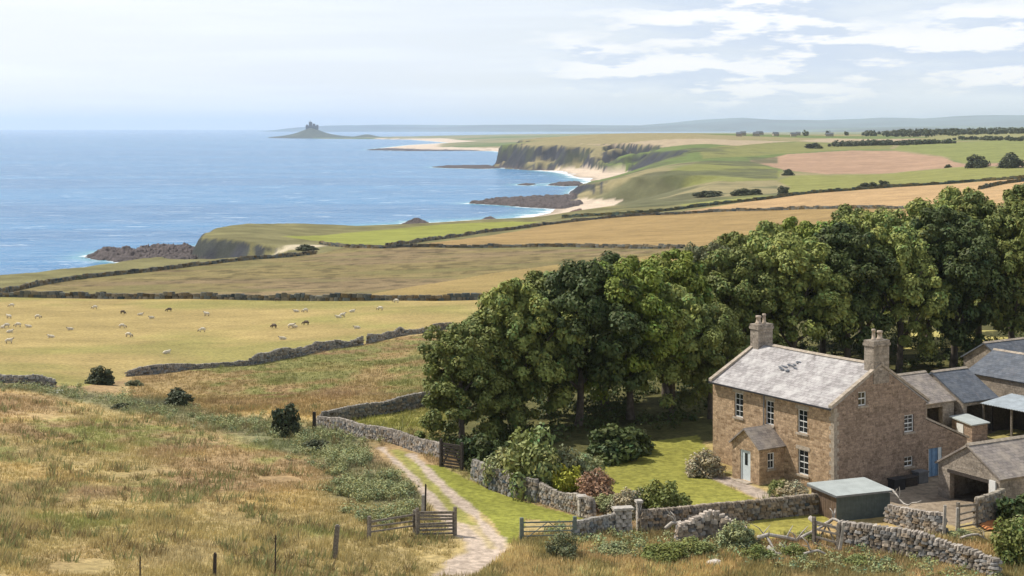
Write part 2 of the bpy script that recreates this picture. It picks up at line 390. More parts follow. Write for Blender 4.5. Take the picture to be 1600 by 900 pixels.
def zfull(X, Y, want=False):
    X = np.asarray(X, float); Y = np.asarray(Y, float)
    z = zbase(X, Y)
    far = sstep(Y, 160, 600)
    rough = (fbm(X / 7, Y / 7, 3, 3) - .5) * .5 * (1 - sstep(Y, 140, 300)) * (1 - sstep(X, -3, 4) * (Y > 78) * .9)
    z = z + rough + (fbm(X / 60, Y / 60, 5, 3) - .5) * 1.2 * far + (fbm(X / 420, Y / 420, 8, 3) - .5) * 5 * sstep(Y, 900, 2500) * (1 - sstep(Y, 4000, 6000))
    # island and its crag
    r = np.hypot(X - XI, (Y - YI) * .7); z = z + 42 * np.exp(-(r / 80) ** 1.4) + 10 * np.exp(-(r / 190) ** 2)
    r = np.hypot(X - XJ, (Y - YJ) * .7); z = z + 15 * np.exp(-(r / 52) ** 2)
    sd_, sl, pos = coast_sd(X, Y)
    k = np.clip(Y / 600, .6, 30)
    amp = np.where(sl > .3, 1.0, .25)
    rib = (fbm(X / (16 * k ** .7), Y / (16 * k ** .7), 21, 3) - .5)
    big = ((X / Y > -.02) & (Y > 1650) & (Y < 3000)) * 1.0
    # buttresses of the great cliff: ribs running down the face
    ridge = np.abs(((X * .9 + Y * .45) / 88 + 1.9 * fbm(X / 150, Y / 150, 33, 3)) % 1 - .5) * 2; ridge = ridge * .7 + .45 * fbm(X / 22, Y / 22, 35, 3)
    d = sd_ + rib * 9 * amp * np.clip(k, 1, 3) + (ridge - .45) * 62 * big * (sd_ > 0)
    wb = np.where(Y > 3000, 900., np.where(Y > 1400, 62., 46.)); st_ = np.where(Y > 1400, .75, .22)
    cap = np.where(d > 0, d * sl + np.where(sl < .3, np.maximum(d - wb, 0) * st_, 0), np.maximum(d * .3, -4))
    cliffy = sl > .3
    cap = cap + np.where(cliffy & (d > 0), (fbm(X / (3 * k), Y / (3 * k), 41, 3) - .5) * np.minimum(d * .4, 2.5) * np.minimum(k, 3), 0)
    soft = np.clip(.5 + .5 * (z - cap) / 1.2, 0, 1)
    zz = np.where(cap < z - 1.2, cap, np.where(cap > z + 1.2, z, z * (1 - soft) + cap * soft - 1.2 * soft * (1 - soft)))
    zz = np.where(sd_ < -60, -4, zz)
    if want: return zz, sd_, sl, pos, z
    return zz
def zat(x, y): return float(zfull(np.array([x]), np.array([y]))[0])
def ground(px, py):
    """where the view ray through a pixel of the photograph meets the terrain"""
    Ys = np.exp(np.linspace(math.log(55), math.log(15000), 900)); Xs = (px - CX) / F * Ys
    ray = H - (py - HY) * Ys / F
    g = ray - zfull(Xs, Ys); i = np.argmax(g < 0)
    if not (g < 0).any(): i = len(Ys) - 1
    if i == 0: Y = Ys[0]
    else: t = g[i - 1] / (g[i - 1] - g[i]); Y = Ys[i - 1] + t * (Ys[i] - Ys[i - 1])
    return ((px - CX) / F * Y, Y)
def G(pts): return [ground(*p) for p in pts]
def gp(px, py):
    x, y = ground(px, py); return (x, y, zat(x, y))
def flatpt(px, Y): return (wx(px, Y), Y)

# field areas (traced once, kept as places on the ground)
A = {}
A['sheep'] = G([(-500,640),(0,598),(85,602),(130,604),(205,585),(400,565),(560,537),(690,514),(800,520),(900,470),(775,467),(560,469),(250,467),(0,464),(-500,480)])
A['moor'] = G([(-500,470),(0,460),(100,438),(300,416),(490,398),(540,387),(630,385),(1060,386),(1100,440),(900,460),(775,466),(560,467),(250,466),(0,463)])
A['moor_gold'] = G([(560,462),(640,448),(760,428),(880,412),(1060,395),(1200,430),(900,462),(775,465)])
A['gold1'] = G([(640,383),(850,352),(1000,336),(1225,326),(1442,324),(1700,320),(1700,400),(1060,385),(850,384)])
A['green1'] = G([(440,369),(560,362),(700,350),(800,346),(845,346),(760,360),(600,384),(540,385),(500,377)])
A['head'] = G([(300,416),(318,372),(350,365),(430,362),(470,368),(520,380),(540,386),(490,398)])
A['gold2'] = G([(1060,331),(1168,315),(1262,303),(1442,290),(1600,278),(1900,262),(1900,315),(1600,322),(1442,323),(1225,325)])
A['green2'] = G([(1060,318),(1160,306),(1215,303),(1235,292),(1215,283),(1240,274),(1300,274),(1420,268),(1600,262),(1900,255),(1900,262),(1600,276),(1442,288),(1262,301),(1168,312),(1075,325)])
A['tan'] = G([(1170,251),(1230,241),(1330,235),(1400,236),(1470,245),(1512,258),(1600,252),(1900,248),(1900,253),(1600,261),(1420,267),(1290,272),(1225,266)])
A['green3'] = G([(1060,262),(1090,254),(1165,252),(1222,268),(1215,281),(1140,284),(1040,284),(1030,275)])
A['green4'] = G([(1395,234),(1410,225),(1600,219),(1900,215),(1900,246),(1600,251),(1515,256),(1470,243)])
A['green5'] = G([(1100,248),(1090,234),(1250,222),(1400,224),(1390,233),(1320,234),(1225,240)])
A['far_tan'] = G([(900,224),(1000,221),(1150,219),(1240,221),(1150,228),(1040,230),(1000,225)])
A['far_olive'] = G([(1440,218),(1480,208),(1560,206),(1700,206),(1700,217),(1560,219)])
A['far_tan2'] = G([(1245,220),(1300,216),(1430,217),(1420,222),(1330,223)])
A['rough_mid'] = G([(205,590),(400,568),(560,540),(690,518),(780,520),(780,640),(660,628),(500,652),(470,650),(430,640),(330,650),(200,640)])
A['rough_patch'] = G([(500,655),(660,632),(760,640),(760,700),(700,708),(620,690)])
A['lawn'] = G([(935,740),(950,700),(1090,680),(1113,712),(1085,735),(1180,779),(1010,822),(940,790)])
A['verge'] = G([(640,722),(690,728),(760,762),(840,790),(925,812),(890,815),(820,812),(815,850),(790,848),(770,815),(700,765)])
A['plot'] = G([(1160,825),(1190,800),(1272,790),(1300,815),(1200,850)])
A['yard'] = G([(1303,785),(1390,735),(1470,725),(1530,670),(1700,650),(1700,700),(1560,700),(1560,800),(1530,812),(1490,822),(1440,806)])
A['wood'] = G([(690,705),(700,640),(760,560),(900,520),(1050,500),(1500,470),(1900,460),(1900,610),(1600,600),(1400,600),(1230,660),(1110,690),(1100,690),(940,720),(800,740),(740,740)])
A['yardgrass'] = G([(1535,682),(1560,672),(1640,668),(1640,690),(1560,692)])
A['drygrass_in_wood'] = G([(1400,555),(1420,520),(1620,515),(1620,548)])
L_TRACK_L = G([(596,700),(640,740),(668,772),(700,808),(722,838)])
L_TRACK_R = G([(640,710),(676,745),(720,785),(752,815),(775,845)])
TRACK_W = G([(712,815),(748,822),(792,840),(797,862),(770,885),(742,905),(655,905),(690,880),(718,862)])
L_PATH = G([(1085,738),(1130,748),(1165,762),(1205,780)])
L_DUNE = G([(455,388),(480,384)])
SCRUB = [(-40, 600, 60), (0, 603, 60), (60, 608, 60), (130, 614, 60), (190, 622, 60), (250, 640, 45), (320, 650, 45), (380, 660, 50), (440, 672, 45), (500, 680, 45), (540, 715, 60), (590, 750, 70), (610, 780, 60)]
L_SCRUB = G([(-200,592),(0,604),(100,612),(200,628),(300,650),(400,668),(480,684),(540,712),(580,745),(610,775)])
def C3(*c): return np.array(c, float)
def colour(X, Y, Z=None, sd_=None, sl=None, zb=None, slope=None):
    c = np.empty(X.shape + (3,)); c[:] = C3(.27, .23, .085)
    n1 = fbm(X / 9, Y / 9, 11, 4)[..., None]; n2 = fbm(X / 2.3, Y / 2.3, 12, 4)[..., None]; n3 = fbm(X / 30, Y / 34, 13, 4)[..., None]
    nb = fbm(X / 220, Y / 160, 14, 4)[..., None]
    # default far land: patchwork green / straw
    c = C3(.13, .17, .055) * (1 - sstep(nb, .42, .6)) + C3(.27, .23, .12) * sstep(nb, .42, .6)
    c = np.where((Y < 800)[..., None], C3(.175, .16, .07) * (.55 + .9 * n1), c)
    near = (Y < 330)[..., None]
    # rough grassland (near)
    st = C3(.39, .30, .135); rs = C3(.34, .235, .12); gr = C3(.25, .235, .085); gd = C3(.44, .31, .13)
    wr = sstep(n3 + (n1 - .5) * .5, .56, .70); wg = sstep(fbm(X / 14, Y / 17, 19, 4)[..., None] + (n2 - .5) * .4, .53, .66)
    rg = st * (1 - wr) + rs * wr; rg = rg * (1 - wg) + gr * wg
    wgd = sstep(fbm(X / 11, Y / 8, 23, 3)[..., None], .56, .7); rg = rg * (1 - wgd * .6) + gd * wgd * .6
    rg = rg * (.72 + .6 * n2)
    c = np.where(near, rg, c)
    def put(key, col, w=1.0):
        nonlocal c
        m = inside(X, Y, A[key])
        c[m] = (c * (1 - w) + col * w)[m] if np.ndim(col) > 1 else (c[m] * (1 - w) + col * w)
    shp = C3(.345, .262, .105) * (.86 + .28 * n1) * (1 - .25 * sstep(n3, .5, .7)) + C3(.01, .04, 0) * sstep(n3, .5, .7)
    shp = shp * (.92 + .16 * n2)
    put('sheep', shp)
    n4 = fbm(X / 40, Y / 16, 15, 4)[..., None]
    moor = (C3(.215, .170, .072) * (1 - sstep(n4, .42, .62)) + C3(.22, .163, .085) * sstep(n4, .42, .62)); moor = moor * (.74 + .5 * n1) * (1 - .42 * sstep(fbm(X / 3.5, Y / 4, 64, 3), .54, .68))[..., None]
    wgm = sstep(fbm(X / 30, Y / 12, 16, 4)[..., None], .52, .7); moor = moor * (1 - .6 * wgm) + C3(.17, .155, .06) * .6 * wgm
    put('moor', moor)
    put('moor_gold', C3(.31, .225, .085) * (.85 + .3 * n4), .8)
    strp = (1 + .045 * np.sin((X * .55 + Y * .83) * 6.2832 / 11) + .03 * np.sin((X * .55 + Y * .83) * 6.2832 / 27))[..., None]
    fn = (.84 + .32 * fbm(X / 60, Y / 20, 17, 5)[..., None]) * (.9 + .2 * n2)
    put('head', (C3(.17, .155, .07) * (.6 + .8 * n1)))
    put('green1', C3(.235, .245, .055) * fn)
    put('gold1', C3(.30, .205, .085) * fn * strp)
    put('gold2', C3(.42, .28, .14) * fn * strp)
    put('green2', C3(.225, .225, .07) * fn)
    put('tan', C3(.36, .235, .155) * fn * strp)
    put('green3', C3(.20, .205, .065) * fn)
    put('green4', C3(.20, .215, .07) * fn)
    put('green5', C3(.20, .20, .07) * fn)
    put('far_tan', C3(.38, .30, .2)); put('far_tan2', C3(.38, .30, .2)); put('far_olive', C3(.24, .23, .10))
    # scrubby coastal slopes
    sc = ((sstep(fbm(X / 45, Y / 45, 51, 4), .46, .6) * (Y > 780) * (Y < 1500) * (X / Y < .18)))[..., None]
    c = c * (1 - .85 * sc) + C3(.10, .105, .055) * (.5 + 1.0 * n1) * .85 * sc
    put('rough_mid', (rg * .5 + (C3(.33, .215, .10) * (1 - wg) + C3(.20, .19, .065) * wg) * (.3 + .4 * n2)) * .86)
    put('rough_patch', (C3(.27, .25, .075) * (1 - wr * .6) + C3(.30, .22, .1) * wr * .6) * (.7 + .6 * n2))
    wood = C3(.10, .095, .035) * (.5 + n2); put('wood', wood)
    put('drygrass_in_wood', C3(.46, .40, .14) * (.7 + .6 * n2))
    # scrub belt
    d, p = linedist(X, Y, L_SCRUB); w = (1 - sstep(d + (n1[..., 0] - .5) * 8, 1.0, 5.5))[..., None] * .8
    c = c * (1 - w) + C3(.17, .175, .095) * (.6 + .8 * n2) * w
    put('lawn', C3(.265, .255, .055) * (.85 + .3 * n1) * (.9 + .2 * n2))
    put('verge', C3(.225, .23, .045) * (.85 + .3 * n1) * (.8 + .4 * n2))
    put('plot', C3(.28, .25, .06) * (.8 + .4 * n2))
    put('yard', C3(.27, .215, .155) * (.75 + .5 * n2) * (.9 + .2 * n1)); put('yardgrass', C3(.38, .32, .12) * (.8 + .4 * n2))
    # track
    nn = (n2[..., 0] - .5)
    tr = np.maximum(1 - sstep(linedist(X, Y, L_TRACK_L)[0] + nn * .7, .20, .42), 1 - sstep(linedist(X, Y, L_TRACK_R)[0] + nn * .7, .24, .50))
    m = inside(X, Y, TRACK_W); dd = linedist(X, Y, TRACK_W + TRACK_W[:1])[0]
    core = np.where(m, sstep(dd + nn * 1.6, -.1, .5), 0)
    L_MID = G_MID
    dm = linedist(X, Y, L_MID)[0]
    gm = (1 - sstep(dm + nn * 1.2, .25, 1.0)) * (1 - .75 * core)
    core = core * (1 - .6 * (1 - sstep(linedist(X, Y, L_MID[-3:])[0] + nn, .15, .5)))
    gcol = C3(.27, .255, .075) * (.7 + .6 * n2)
    c = np.where(gm[..., None] > 0, c * (1 - gm[..., None]) + gcol * gm[..., None], c)
    t = np.maximum(tr, core)[..., None]
    c = c * (1 - t) + C3(.44, .355, .28) * (.82 + .36 * n2) * t
    pth = (1 - sstep(linedist(X, Y, L_PATH)[0] + nn * .6, .55, .8))[..., None]
    c = c * (1 - pth) + C3(.40, .33, .27) * (.85 + .3 * n2) * pth
    if Z is not None:
        # rock on steep faces, sand by the water
        cl = (sl > .3)
        rk = C3(.045, .047, .056) * (.55 + .9 * fbm(X / 5, Y / 5, 61, 4)[..., None])
        grn = C3(.085, .095, .045) * (.7 + .6 * n1)
        cl = cl | ((Y > 1400) & (Y < 2600) & (sd_ < 160) & (Z > 4)); wst = sstep(slope, .36, .6)[..., None] * cl[..., None]
        apk = np.where(Y < 1400, .25, .5)[..., None]
        apron = sstep(fbm(X / 25, Y / 25, 62, 3), .5, .6)[..., None]
        dn = (sd_ < np.where(Y > 1400, 160, 24))[..., None]
        c = np.where(cl[..., None] & dn, c * (1 - wst) + (rk * (1 - apk * apron) + grn * apk * apron) * wst, c)
        zlim = np.where(sl > .3, 1.0, np.where(Y > 3000, 5.5, 3.6))
        ws = (1 - sstep(Z + nn * 1.2, zlim * .8, zlim))[..., None] * ((sl < .3) & ((sd_ < 36) | (Y > 1300)))[..., None]
        sand = C3(.58, .47, .36) * (.92 + .16 * n1)
        wet = (1 - sstep(Z, .1, .5))[..., None]
        sand = sand * (1 - wet * .35)
        isl = ((np.hypot(X - XI, Y - YI) < 420) & (Z > 1.5))[..., None]; c = np.where(isl, C3(.085, .095, .065) * (.6 + .8 * n1), c)
        rocky = np.where(sl > .3, 1, 0)[..., None] * (1 - sstep(Z, .8, 2))[..., None]
        c = c * (1 - ws) + sand * ws
        c = c * (1 - rocky) + C3(.10, .085, .08) * (.6 + .8 * n2) * rocky
        du = (1 - sstep(linedist(X, Y, L_DUNE)[0] + nn * 3, 4, 9))[..., None]
        c = c * (1 - du) + C3(.50, .43, .30) * du
    return np.clip(c, .01, .8)
G_MID = G([(618,704),(658,742),(694,778),(726,812),(755,835),(768,856)])

# ------------------------------------------------------------------ terrain sheet
us = np.arange(-.40, .4001, .0017)
e = .40 + .0017 * (1.12 ** np.arange(1, 46) - 1) / .12
us = np.r_[-e[::-1], us, e]
ys = [12.]
while ys[-1] < 15500:
    y = ys[-1]; ys.append(y * (1 + (.02 if y < 60 else .0032 if y < 150 else .0042 if y < 1000 else .0055 if y < 2500 else .009)))
ys = np.array(ys)
U, Yg = np.meshgrid(us, ys); Xg = U * Yg
Zg, SDg, SLg, POSg, ZBg = zfull(Xg, Yg, True)
gy, gx = np.gradient(Zg); dX = np.gradient(Xg, axis=1); dY = np.gradient(Yg, axis=0)
slope_ = np.hypot(gx / np.maximum(dX, 1e-3), gy / dY)
Cg = colour(Xg, Yg, Zg, SDg, SLg, ZBg, slope_)
nr, nc = Xg.shape
idx = np.arange(nr * nc).reshape(nr, nc)
Fq = np.stack([idx[:-1, :-1], idx[:-1, 1:], idx[1:, 1:], idx[1:, :-1]], -1).reshape(-1, 4)
deep = (Zg < -3.5); keep = ~(deep[:-1, :-1] & deep[1:, 1:] & deep[:-1, 1:] & deep[1:, :-1]).reshape(-1)
Fq = Fq[keep]
me = npmesh('ground', np.stack([Xg, Yg, Zg], -1).reshape(-1, 3), Fq, Cg.reshape(-1, 3), True)
m, nt, b = mat_new('ground_cover')
a = N(nt, 'ShaderNodeAttribute', attribute_name='Col'); t = objc(nt)
f1 = maprange(nt, noise(nt, t.outputs['Object'], 2.2, 6, .65), .3, .7, .70, 1.30)
f2 = maprange(nt, noise(nt, t.outputs['Object'], .09, 5, .6), .3, .7, .88, 1.12)
v = N(nt, 'ShaderNodeVectorMath', operation='SCALE'); L(nt, a, 'Color', v, 0); nt.links.new(mathn(nt, 'MULTIPLY', f1, f2), v.inputs['Scale'])
nt.links.new(v.outputs[0], b.inputs['Base Color']); b.inputs['Roughness'].default_value = .95; b.inputs['Specular IOR Level'].default_value = .1
bump(nt, b, noise(nt, t.outputs['Object'], 1.6, 6, .7), .5, .25)
tag(link('ground', me, m), kind='structure')
gxy = (Xg, Yg, Zg)

# ------------------------------------------------------------------ sea
us2 = np.r_[np.arange(-2.2, -.42, .06), np.arange(-.42, .12, .0022), np.arange(.12, .36, .006), np.arange(.36, 2.2, .08)]
ys2 = [150.]
while ys2[-1] < 44000: ys2.append(ys2[-1] * (1.005 if ys2[-1] < 4000 else 1.02))
ys2 = np.array(ys2); U2, Y2 = np.meshgrid(us2, ys2); X2 = U2 * Y2
sd2, sl2, _ = coast_sd(X2, Y2)
LEDGES = [[(132, 403), (160, 393), (210, 396), (250, 389), (312, 391), (318, 412), (262, 417), (235, 412), (190, 410)], [(732, 318), (775, 313), (840, 309), (905, 308), (915, 322), (880, 327), (820, 324), (790, 321)], [(422, 364), (432, 357), (460, 356), (478, 364)], [(626, 351), (640, 346), (665, 347), (678, 352)], [(745, 346), (762, 341), (775, 342), (778, 347)], [(872, 340), (890, 332), (912, 327), (915, 335), (890, 341)], [(675, 261.5), (700, 259.3), (760, 258.5), (790, 262), (760, 264), (700, 262.8)], [(855, 289.5), (870, 286), (905, 284.5), (915, 290), (880, 291)], [(808, 289), (820, 287), (838, 288), (826, 290)], [(574, 234.5), (600, 232.3), (650, 232.3), (780, 234), (780, 235.4), (640, 236)]]
foam = np.exp(-np.clip(-sd2, 0, 1e4) / (6 + 11 * (sl2 < .3)))
for lp in LEDGES:
    g = np.array([((p - CX) / F * H * F / (q - HY), H * F / (q - HY)) for p, q in lp]); dl = linedist(X2, Y2, np.r_[g, g[:1]])[0] * ~inside(X2, Y2, g)
    foam = np.maximum(foam, .85 * np.exp(-dl / (5 + Y2 / 260)))
me = npmesh('sea', np.stack([X2, Y2, np.zeros_like(X2)], -1).reshape(-1, 3),
            (lambda i: np.stack([i[:-1, :-1], i[:-1, 1:], i[1:, 1:], i[1:, :-1]], -1).reshape(-1, 4))(np.arange(X2.size).reshape(X2.shape)), None, True, {'foam': foam.ravel()})
m, nt, b = mat_new('sea_water'); t = objc(nt)
def wavebump(nt, t, b):
    mp = N(nt, 'ShaderNodeMapping'); mp.inputs['Scale'].default_value = (1, 1.6, 1); mp.inputs['Rotation'].default_value = (0, 0, R(-25)); L(nt, t, 'Object', mp, 0)
    a = noise(nt, mp.outputs[0], .35, 5, .65); c = noise(nt, mp.outputs[0], .05, 4, .6); d = noise(nt, mp.outputs[0], .009, 4, .6)
    h = mathn(nt, 'ADD', mathn(nt, 'ADD', mathn(nt, 'MULTIPLY', a, 1.1), mathn(nt, 'MULTIPLY', c, 3.0)), mathn(nt, 'MULTIPLY', d, 6.0))
    bump(nt, b, h, .75, 1.0)
    return mp, d
mp, dn = wavebump(nt, t, b)
big = noise(nt, t.outputs['Object'], .0022, 4, .55)
mpb = N(nt, 'ShaderNodeMapping'); mpb.inputs['Scale'].default_value = (.0009, .006, 1); L(nt, t, 'Object', mpb, 0)
band = noise(nt, mpb.outputs[0], 1, 4, .6)
wc = mixc(nt, maprange(nt, band, .38, .62), (.010, .13, .31), (.018, .18, .39))
fa = N(nt, 'ShaderNodeAttribute', attribute_name='foam')
shal = mixc(nt, maprange(nt, fa.outputs['Fac'], .05, .6), wc, (.11, .33, .42))
mpf = N(nt, 'ShaderNodeMapping'); mpf.inputs['Scale'].default_value = (.35, 1, 1); L(nt, t, 'Object', mpf, 0)
fnz = noise(nt, mpf.outputs[0], .11, 7, .72)
ff = maprange(nt, mathn(nt, 'ADD', fnz, mathn(nt, 'MULTIPLY', fa.outputs['Fac'], .43)), .76, .90)
sparkle_caps = maprange(nt, noise(nt, mpf.outputs[0], .06, 8, .78), .575, .63, 0, .5)  # whitecap flecks, painted pale to stand in for sun sparkle on the waves
ftot = mathn(nt, 'MAXIMUM', ff, sparkle_caps)
mpg = N(nt, 'ShaderNodeMapping'); mpg.inputs['Scale'].default_value = (.5, 1, 1); mpg.inputs['Rotation'].default_value = (0, 0, R(12)); L(nt, t, 'Object', mpg, 0)
sparkle_tone = maprange(nt, noise(nt, mpg.outputs[0], .045, 9, .72), .36, .68, 0, 1)  # glitter put into the water colour as paler speckle
shal = mixc(nt, mathn(nt, 'MULTIPLY', sparkle_tone, .5), shal, mixc(nt, .4, shal, (.38, .6, .8)))
wc2 = mixc(nt, ftot, shal, (.75, .78, .8))
nt.links.new(wc2, b.inputs['Base Color'])
nt.links.new(maprange(nt, ftot, 0, 1, .20, .8), b.inputs['Roughness']); b.inputs['IOR'].default_value = 1.33; b.inputs['Specular IOR Level'].default_value = .36
tag(link('sea', me, m), kind='structure')

# ------------------------------------------------------------------ far hills
hp = [(455, 204), (480, 199), (520, 196), (600, 195), (720, 195.5), (800, 194.5), (900, 195), (1000, 196), (1060, 191), (1100, 187), (1150, 184), (1200, 187), (1280, 188), (1330, 186), (1380, 184), (1430, 186), (1500, 182), (1560, 180), (1620, 180), (1800, 184), (2400, 182), (4000, 184)]
def hill_sheet(name, Y0, Y1, prof, seed, col):
    px = np.arange(prof[0][0], prof[-1][0], 5.); yy = np.linspace(Y0, Y1, 26)
    PX, YY = np.meshgrid(px, yy); mid = (Y0 + Y1) / 2; X = (PX - CX) / F * mid * (1 + 0 * YY)
    top = H + (HY - np.interp(PX, [p[0] for p in prof], [p[1] for p in prof])) * mid / F
    s = np.sin(np.clip((YY - Y0) / (Y1 - Y0), 0, 1) * math.pi) ** .8
    Z = -6 + (top + 6) * s * (1 + (fbm(X / 2500, YY / 2500, seed, 4) - .5) * .5 * (1 - s)) + (fbm(X / 700, YY / 700, seed + 5, 4) - .5) * top * .16 * s
    i = np.arange(X.size).reshape(X.shape)
    fq = np.stack([i[:-1, :-1], i[:-1, 1:], i[1:, 1:], i[1:, :-1]], -1).reshape(-1, 4)
    n = sstep(fbm(X / 1100, YY / 700, seed + 9, 5), .35, .65)[..., None]
    c = col * (.5 + 1.7 * n)
    return tag(link(name, npmesh(name, np.stack([X, YY, Z], -1).reshape(-1, 3), fq, c.reshape(-1, 3), True), M['rock']), kind='structure')
hill_sheet('far_hills', 20500, 28500, hp, 71, C3(.035, .055, .055))
hill_sheet('far_shore', 15200, 19500, [(1235, 206), (1260, 203), (1330, 200), (1420, 198), (1500, 197), (1600, 198), (1700, 195), (2400, 194), (4000, 195)], 75, C3(.05, .07, .05))

# ------------------------------------------------------------------ haze
mb = MB(); mb.box(-58000, 58000, -1500, 46000, -7, 330)
hm = bpy.data.materials.new('haze'); hm.use_nodes = True; hn = hm.node_tree; hn.nodes.clear()
pv = N(hn, 'ShaderNodeVolumePrincipled'); pv.inputs['Color'].default_value = (.74, .86, 1, 1); pv.inputs['Density'].default_value = 4.9e-5; pv.inputs['Anisotropy'].default_value = .2
ho = N(hn, 'ShaderNodeOutputMaterial'); hn.links.new(pv.outputs[0], ho.inputs['Volume'])
tag(mb.build('haze', hm), kind='stuff')

# ------------------------------------------------------------------ farmhouse
RZ = math.atan2(.532, .846); HX, HYY, HZ = 21.0, 96.0, 28.0
cz, sz = math.cos(RZ), math.sin(RZ)
vv = (cz, sz); uu = (-sz, cz)
def on_line(ox, oy, d, px):                       # distance along a wall line at a measured image column
    k = (px - CX) / F
    return (k * oy - ox) / (d[0] - k * d[1])
def z_at(ox, oy, d, s, py): return H - (py - HY) * (oy + d[1] * s) / F
house = empty('farmhouse', (HX, HYY, HZ), RZ)
tag(house, 'two storey stone farmhouse with pale slate roof and a chimney at each end', 'house')
LH, WH, EH, RH = 12.2, 8.6, 5.76, 8.05            # length, gable width, eaves, ridge
def front_rect(p0, p1, ya, yb):                    # on facade: returns ly0, ly1, z0, z1
    s1 = on_line(HX, HYY, uu, p0); s0 = on_line(HX, HYY, uu, p1); sm = (s0 + s1) / 2
    return (s0, s1, z_at(HX, HYY, uu, sm, yb) - HZ, z_at(HX, HYY, uu, sm, ya) - HZ)
def gable_rect(p0, p1, ya, yb):
    s0 = on_line(HX, HYY, vv, p0); s1 = on_line(HX, HYY, vv, p1); sm = (s0 + s1) / 2
    return (s0, s1, z_at(HX, HYY, vv, sm, yb) - HZ, z_at(HX, HYY, vv, sm, ya) - HZ)
fw = [front_rect(1147.5, 1161, 614, 652), front_rect(1196, 1209, 626, 664), front_rect(1246, 1261.5, 640, 677), front_rect(1246.5, 1263, 703, 742)]
gw = [gable_rect(1341, 1354, 612, 634), gable_rect(1413, 1428, 648, 675), gable_rect(1413, 1427, 713, 729)]
def pierced(mb, P, Lw, z0, z1, holes, depth):
    """wall face with recessed openings; P(s, z, d) maps to local xyz, d = depth inwards"""
    ss = sorted({0, Lw, *[h[0] for h in holes], *[h[1] for h in holes]}); zs = sorted({z0, z1, *[h[2] for h in holes], *[h[3] for h in holes]})
    for i in range(len(ss) - 1):
        for j in range(len(zs) - 1):
            sm, zm = (ss[i] + ss[i + 1]) / 2, (zs[j] + zs[j + 1]) / 2
            if any(h[0] < sm < h[1] and h[2] < zm < h[3] for h in holes): continue
            mb.quad(P(ss[i], zs[j], 0), P(ss[i + 1], zs[j], 0), P(ss[i + 1], zs[j + 1], 0), P(ss[i], zs[j + 1], 0))
    for (a, b, c, d) in holes:
        mb.quad(P(a, c, 0), P(a, d, 0), P(a, d, depth), P(a, c, depth)); mb.quad(P(b, c, 0), P(b, d, 0), P(b, d, depth), P(b, c, depth))
        mb.quad(P(a, c, 0), P(b, c, 0), P(b, c, depth), P(a, c, depth)); mb.quad(P(a, d, 0), P(b, d, 0), P(b, d, depth), P(a, d, depth))
def build_keep(mb, name, mat, parent):             # no normal recalculation needed: open sheets
    return mb.build(name, mat, parent)
def window(parent, P, r, bars=(2, 4), depth=.16, sill=True, lintel=True, fr=.075, mat='white', name='window'):
    a, b, c, d = r; mb = MB()
    def bx(s0, s1, za, zb, d0, d1, m=None):
        p = P(s0, za, d0); q = P(s1, zb, d1)
        (m or mb).box(min(p[0], q[0]), max(p[0], q[0]), min(p[1], q[1]), max(p[1], q[1]), min(p[2], q[2]), max(p[2], q[2]))
    d0, d1 = depth - .07, depth + .01
    bx(a + .003, a + fr, c + .003, d - .003, d0, d1); bx(b - fr, b - .003, c + .003, d - .003, d0, d1)
    bx(a + fr, b - fr, c + .003, c + fr, d0, d1); bx(a + fr, b - fr, d - fr, d - .003, d0, d1)
    for i in range(1, bars[0]):
        s = a + (b - a) * i / bars[0]; bx(s - .016, s + .016, c + fr, d - fr, d0 + .015, d1)
    for j in range(1, bars[1]):
        z = c + (d - c) * j / bars[1]; w = .035 if j * 2 == bars[1] else .016
        bx(a + fr, b - fr, z - w, z + w, d0 + .012, d1)
    o = mb.build(name, M[mat], parent)
    g = MB(); bx(a + fr * .5, b - fr * .5, c + fr * .5, d - fr * .5, depth - .035, depth - .02, g); g.build('pane', M['glass'], o)
    if sill:
        s_ = MB(); bx(a - .1, b + .1, c - .13, c - .002, -.09, .1, s_); s_.build('sill', M['dressed'], o)
    if lintel:
        s_ = MB(); bx(a - .16, b + .16, d + .002, d + .26, -.03, .1, s_); s_.build('lintel', M['dressed'], o)
    return o
PF = lambda s, z, d: (d, s, z)                     # front facade (outside is -x)
PG = lambda s, z, d: (s, d, z)                     # gable (outside is -y)
mb = MB()
pierced(mb, PF, LH, -.6, EH, fw, .16)
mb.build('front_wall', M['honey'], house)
mb = MB()
pierced(mb, PG, WH, -.6, EH - .45 - .35, gw[1:], .16)
zl = EH - .80; ga, gb_, gc, gd_ = gw[0]
rf = lambda x: EH + (RH - EH) * x / (WH / 2)
mb.add([(0, 0, zl), (ga, 0, zl), (ga, 0, rf(ga)), (0, 0, EH)], [(0, 1, 2, 3)])
mb.add([(ga, 0, zl), (gb_, 0, zl), (gb_, 0, gc), (ga, 0, gc)], [(0, 1, 2, 3)])
mb.add([(ga, 0, gd_), (gb_, 0, gd_), (gb_, 0, rf(gb_)), (ga, 0, rf(ga))], [(0, 1, 2, 3)])
mb.add([(gb_, 0, zl), (WH, 0, zl), (WH, 0, EH - .45), (WH / 2, 0, RH), (gb_, 0, rf(gb_))], [(0, 1, 2, 3, 4)])
for p, q in (((ga, gc), (ga, gd_)), ((gb_, gc), (gb_, gd_)), ((ga, gc), (gb_, gc)), ((ga, gd_), (gb_, gd_))): mb.quad((p[0], 0, p[1]), (q[0], 0, q[1]), (q[0], .16, q[1]), (p[0], .16, p[1]))
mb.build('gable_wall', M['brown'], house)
mb = MB()
mb.quad((0, LH, -.6), (WH, LH, -.6), (WH, LH, EH - .45), (0, LH, EH - .45)); mb.add([(0, LH, EH - .45), (WH, LH, EH - .45), (WH / 2, LH, RH), (0, LH, EH)], [(0, 1, 2, 3)])
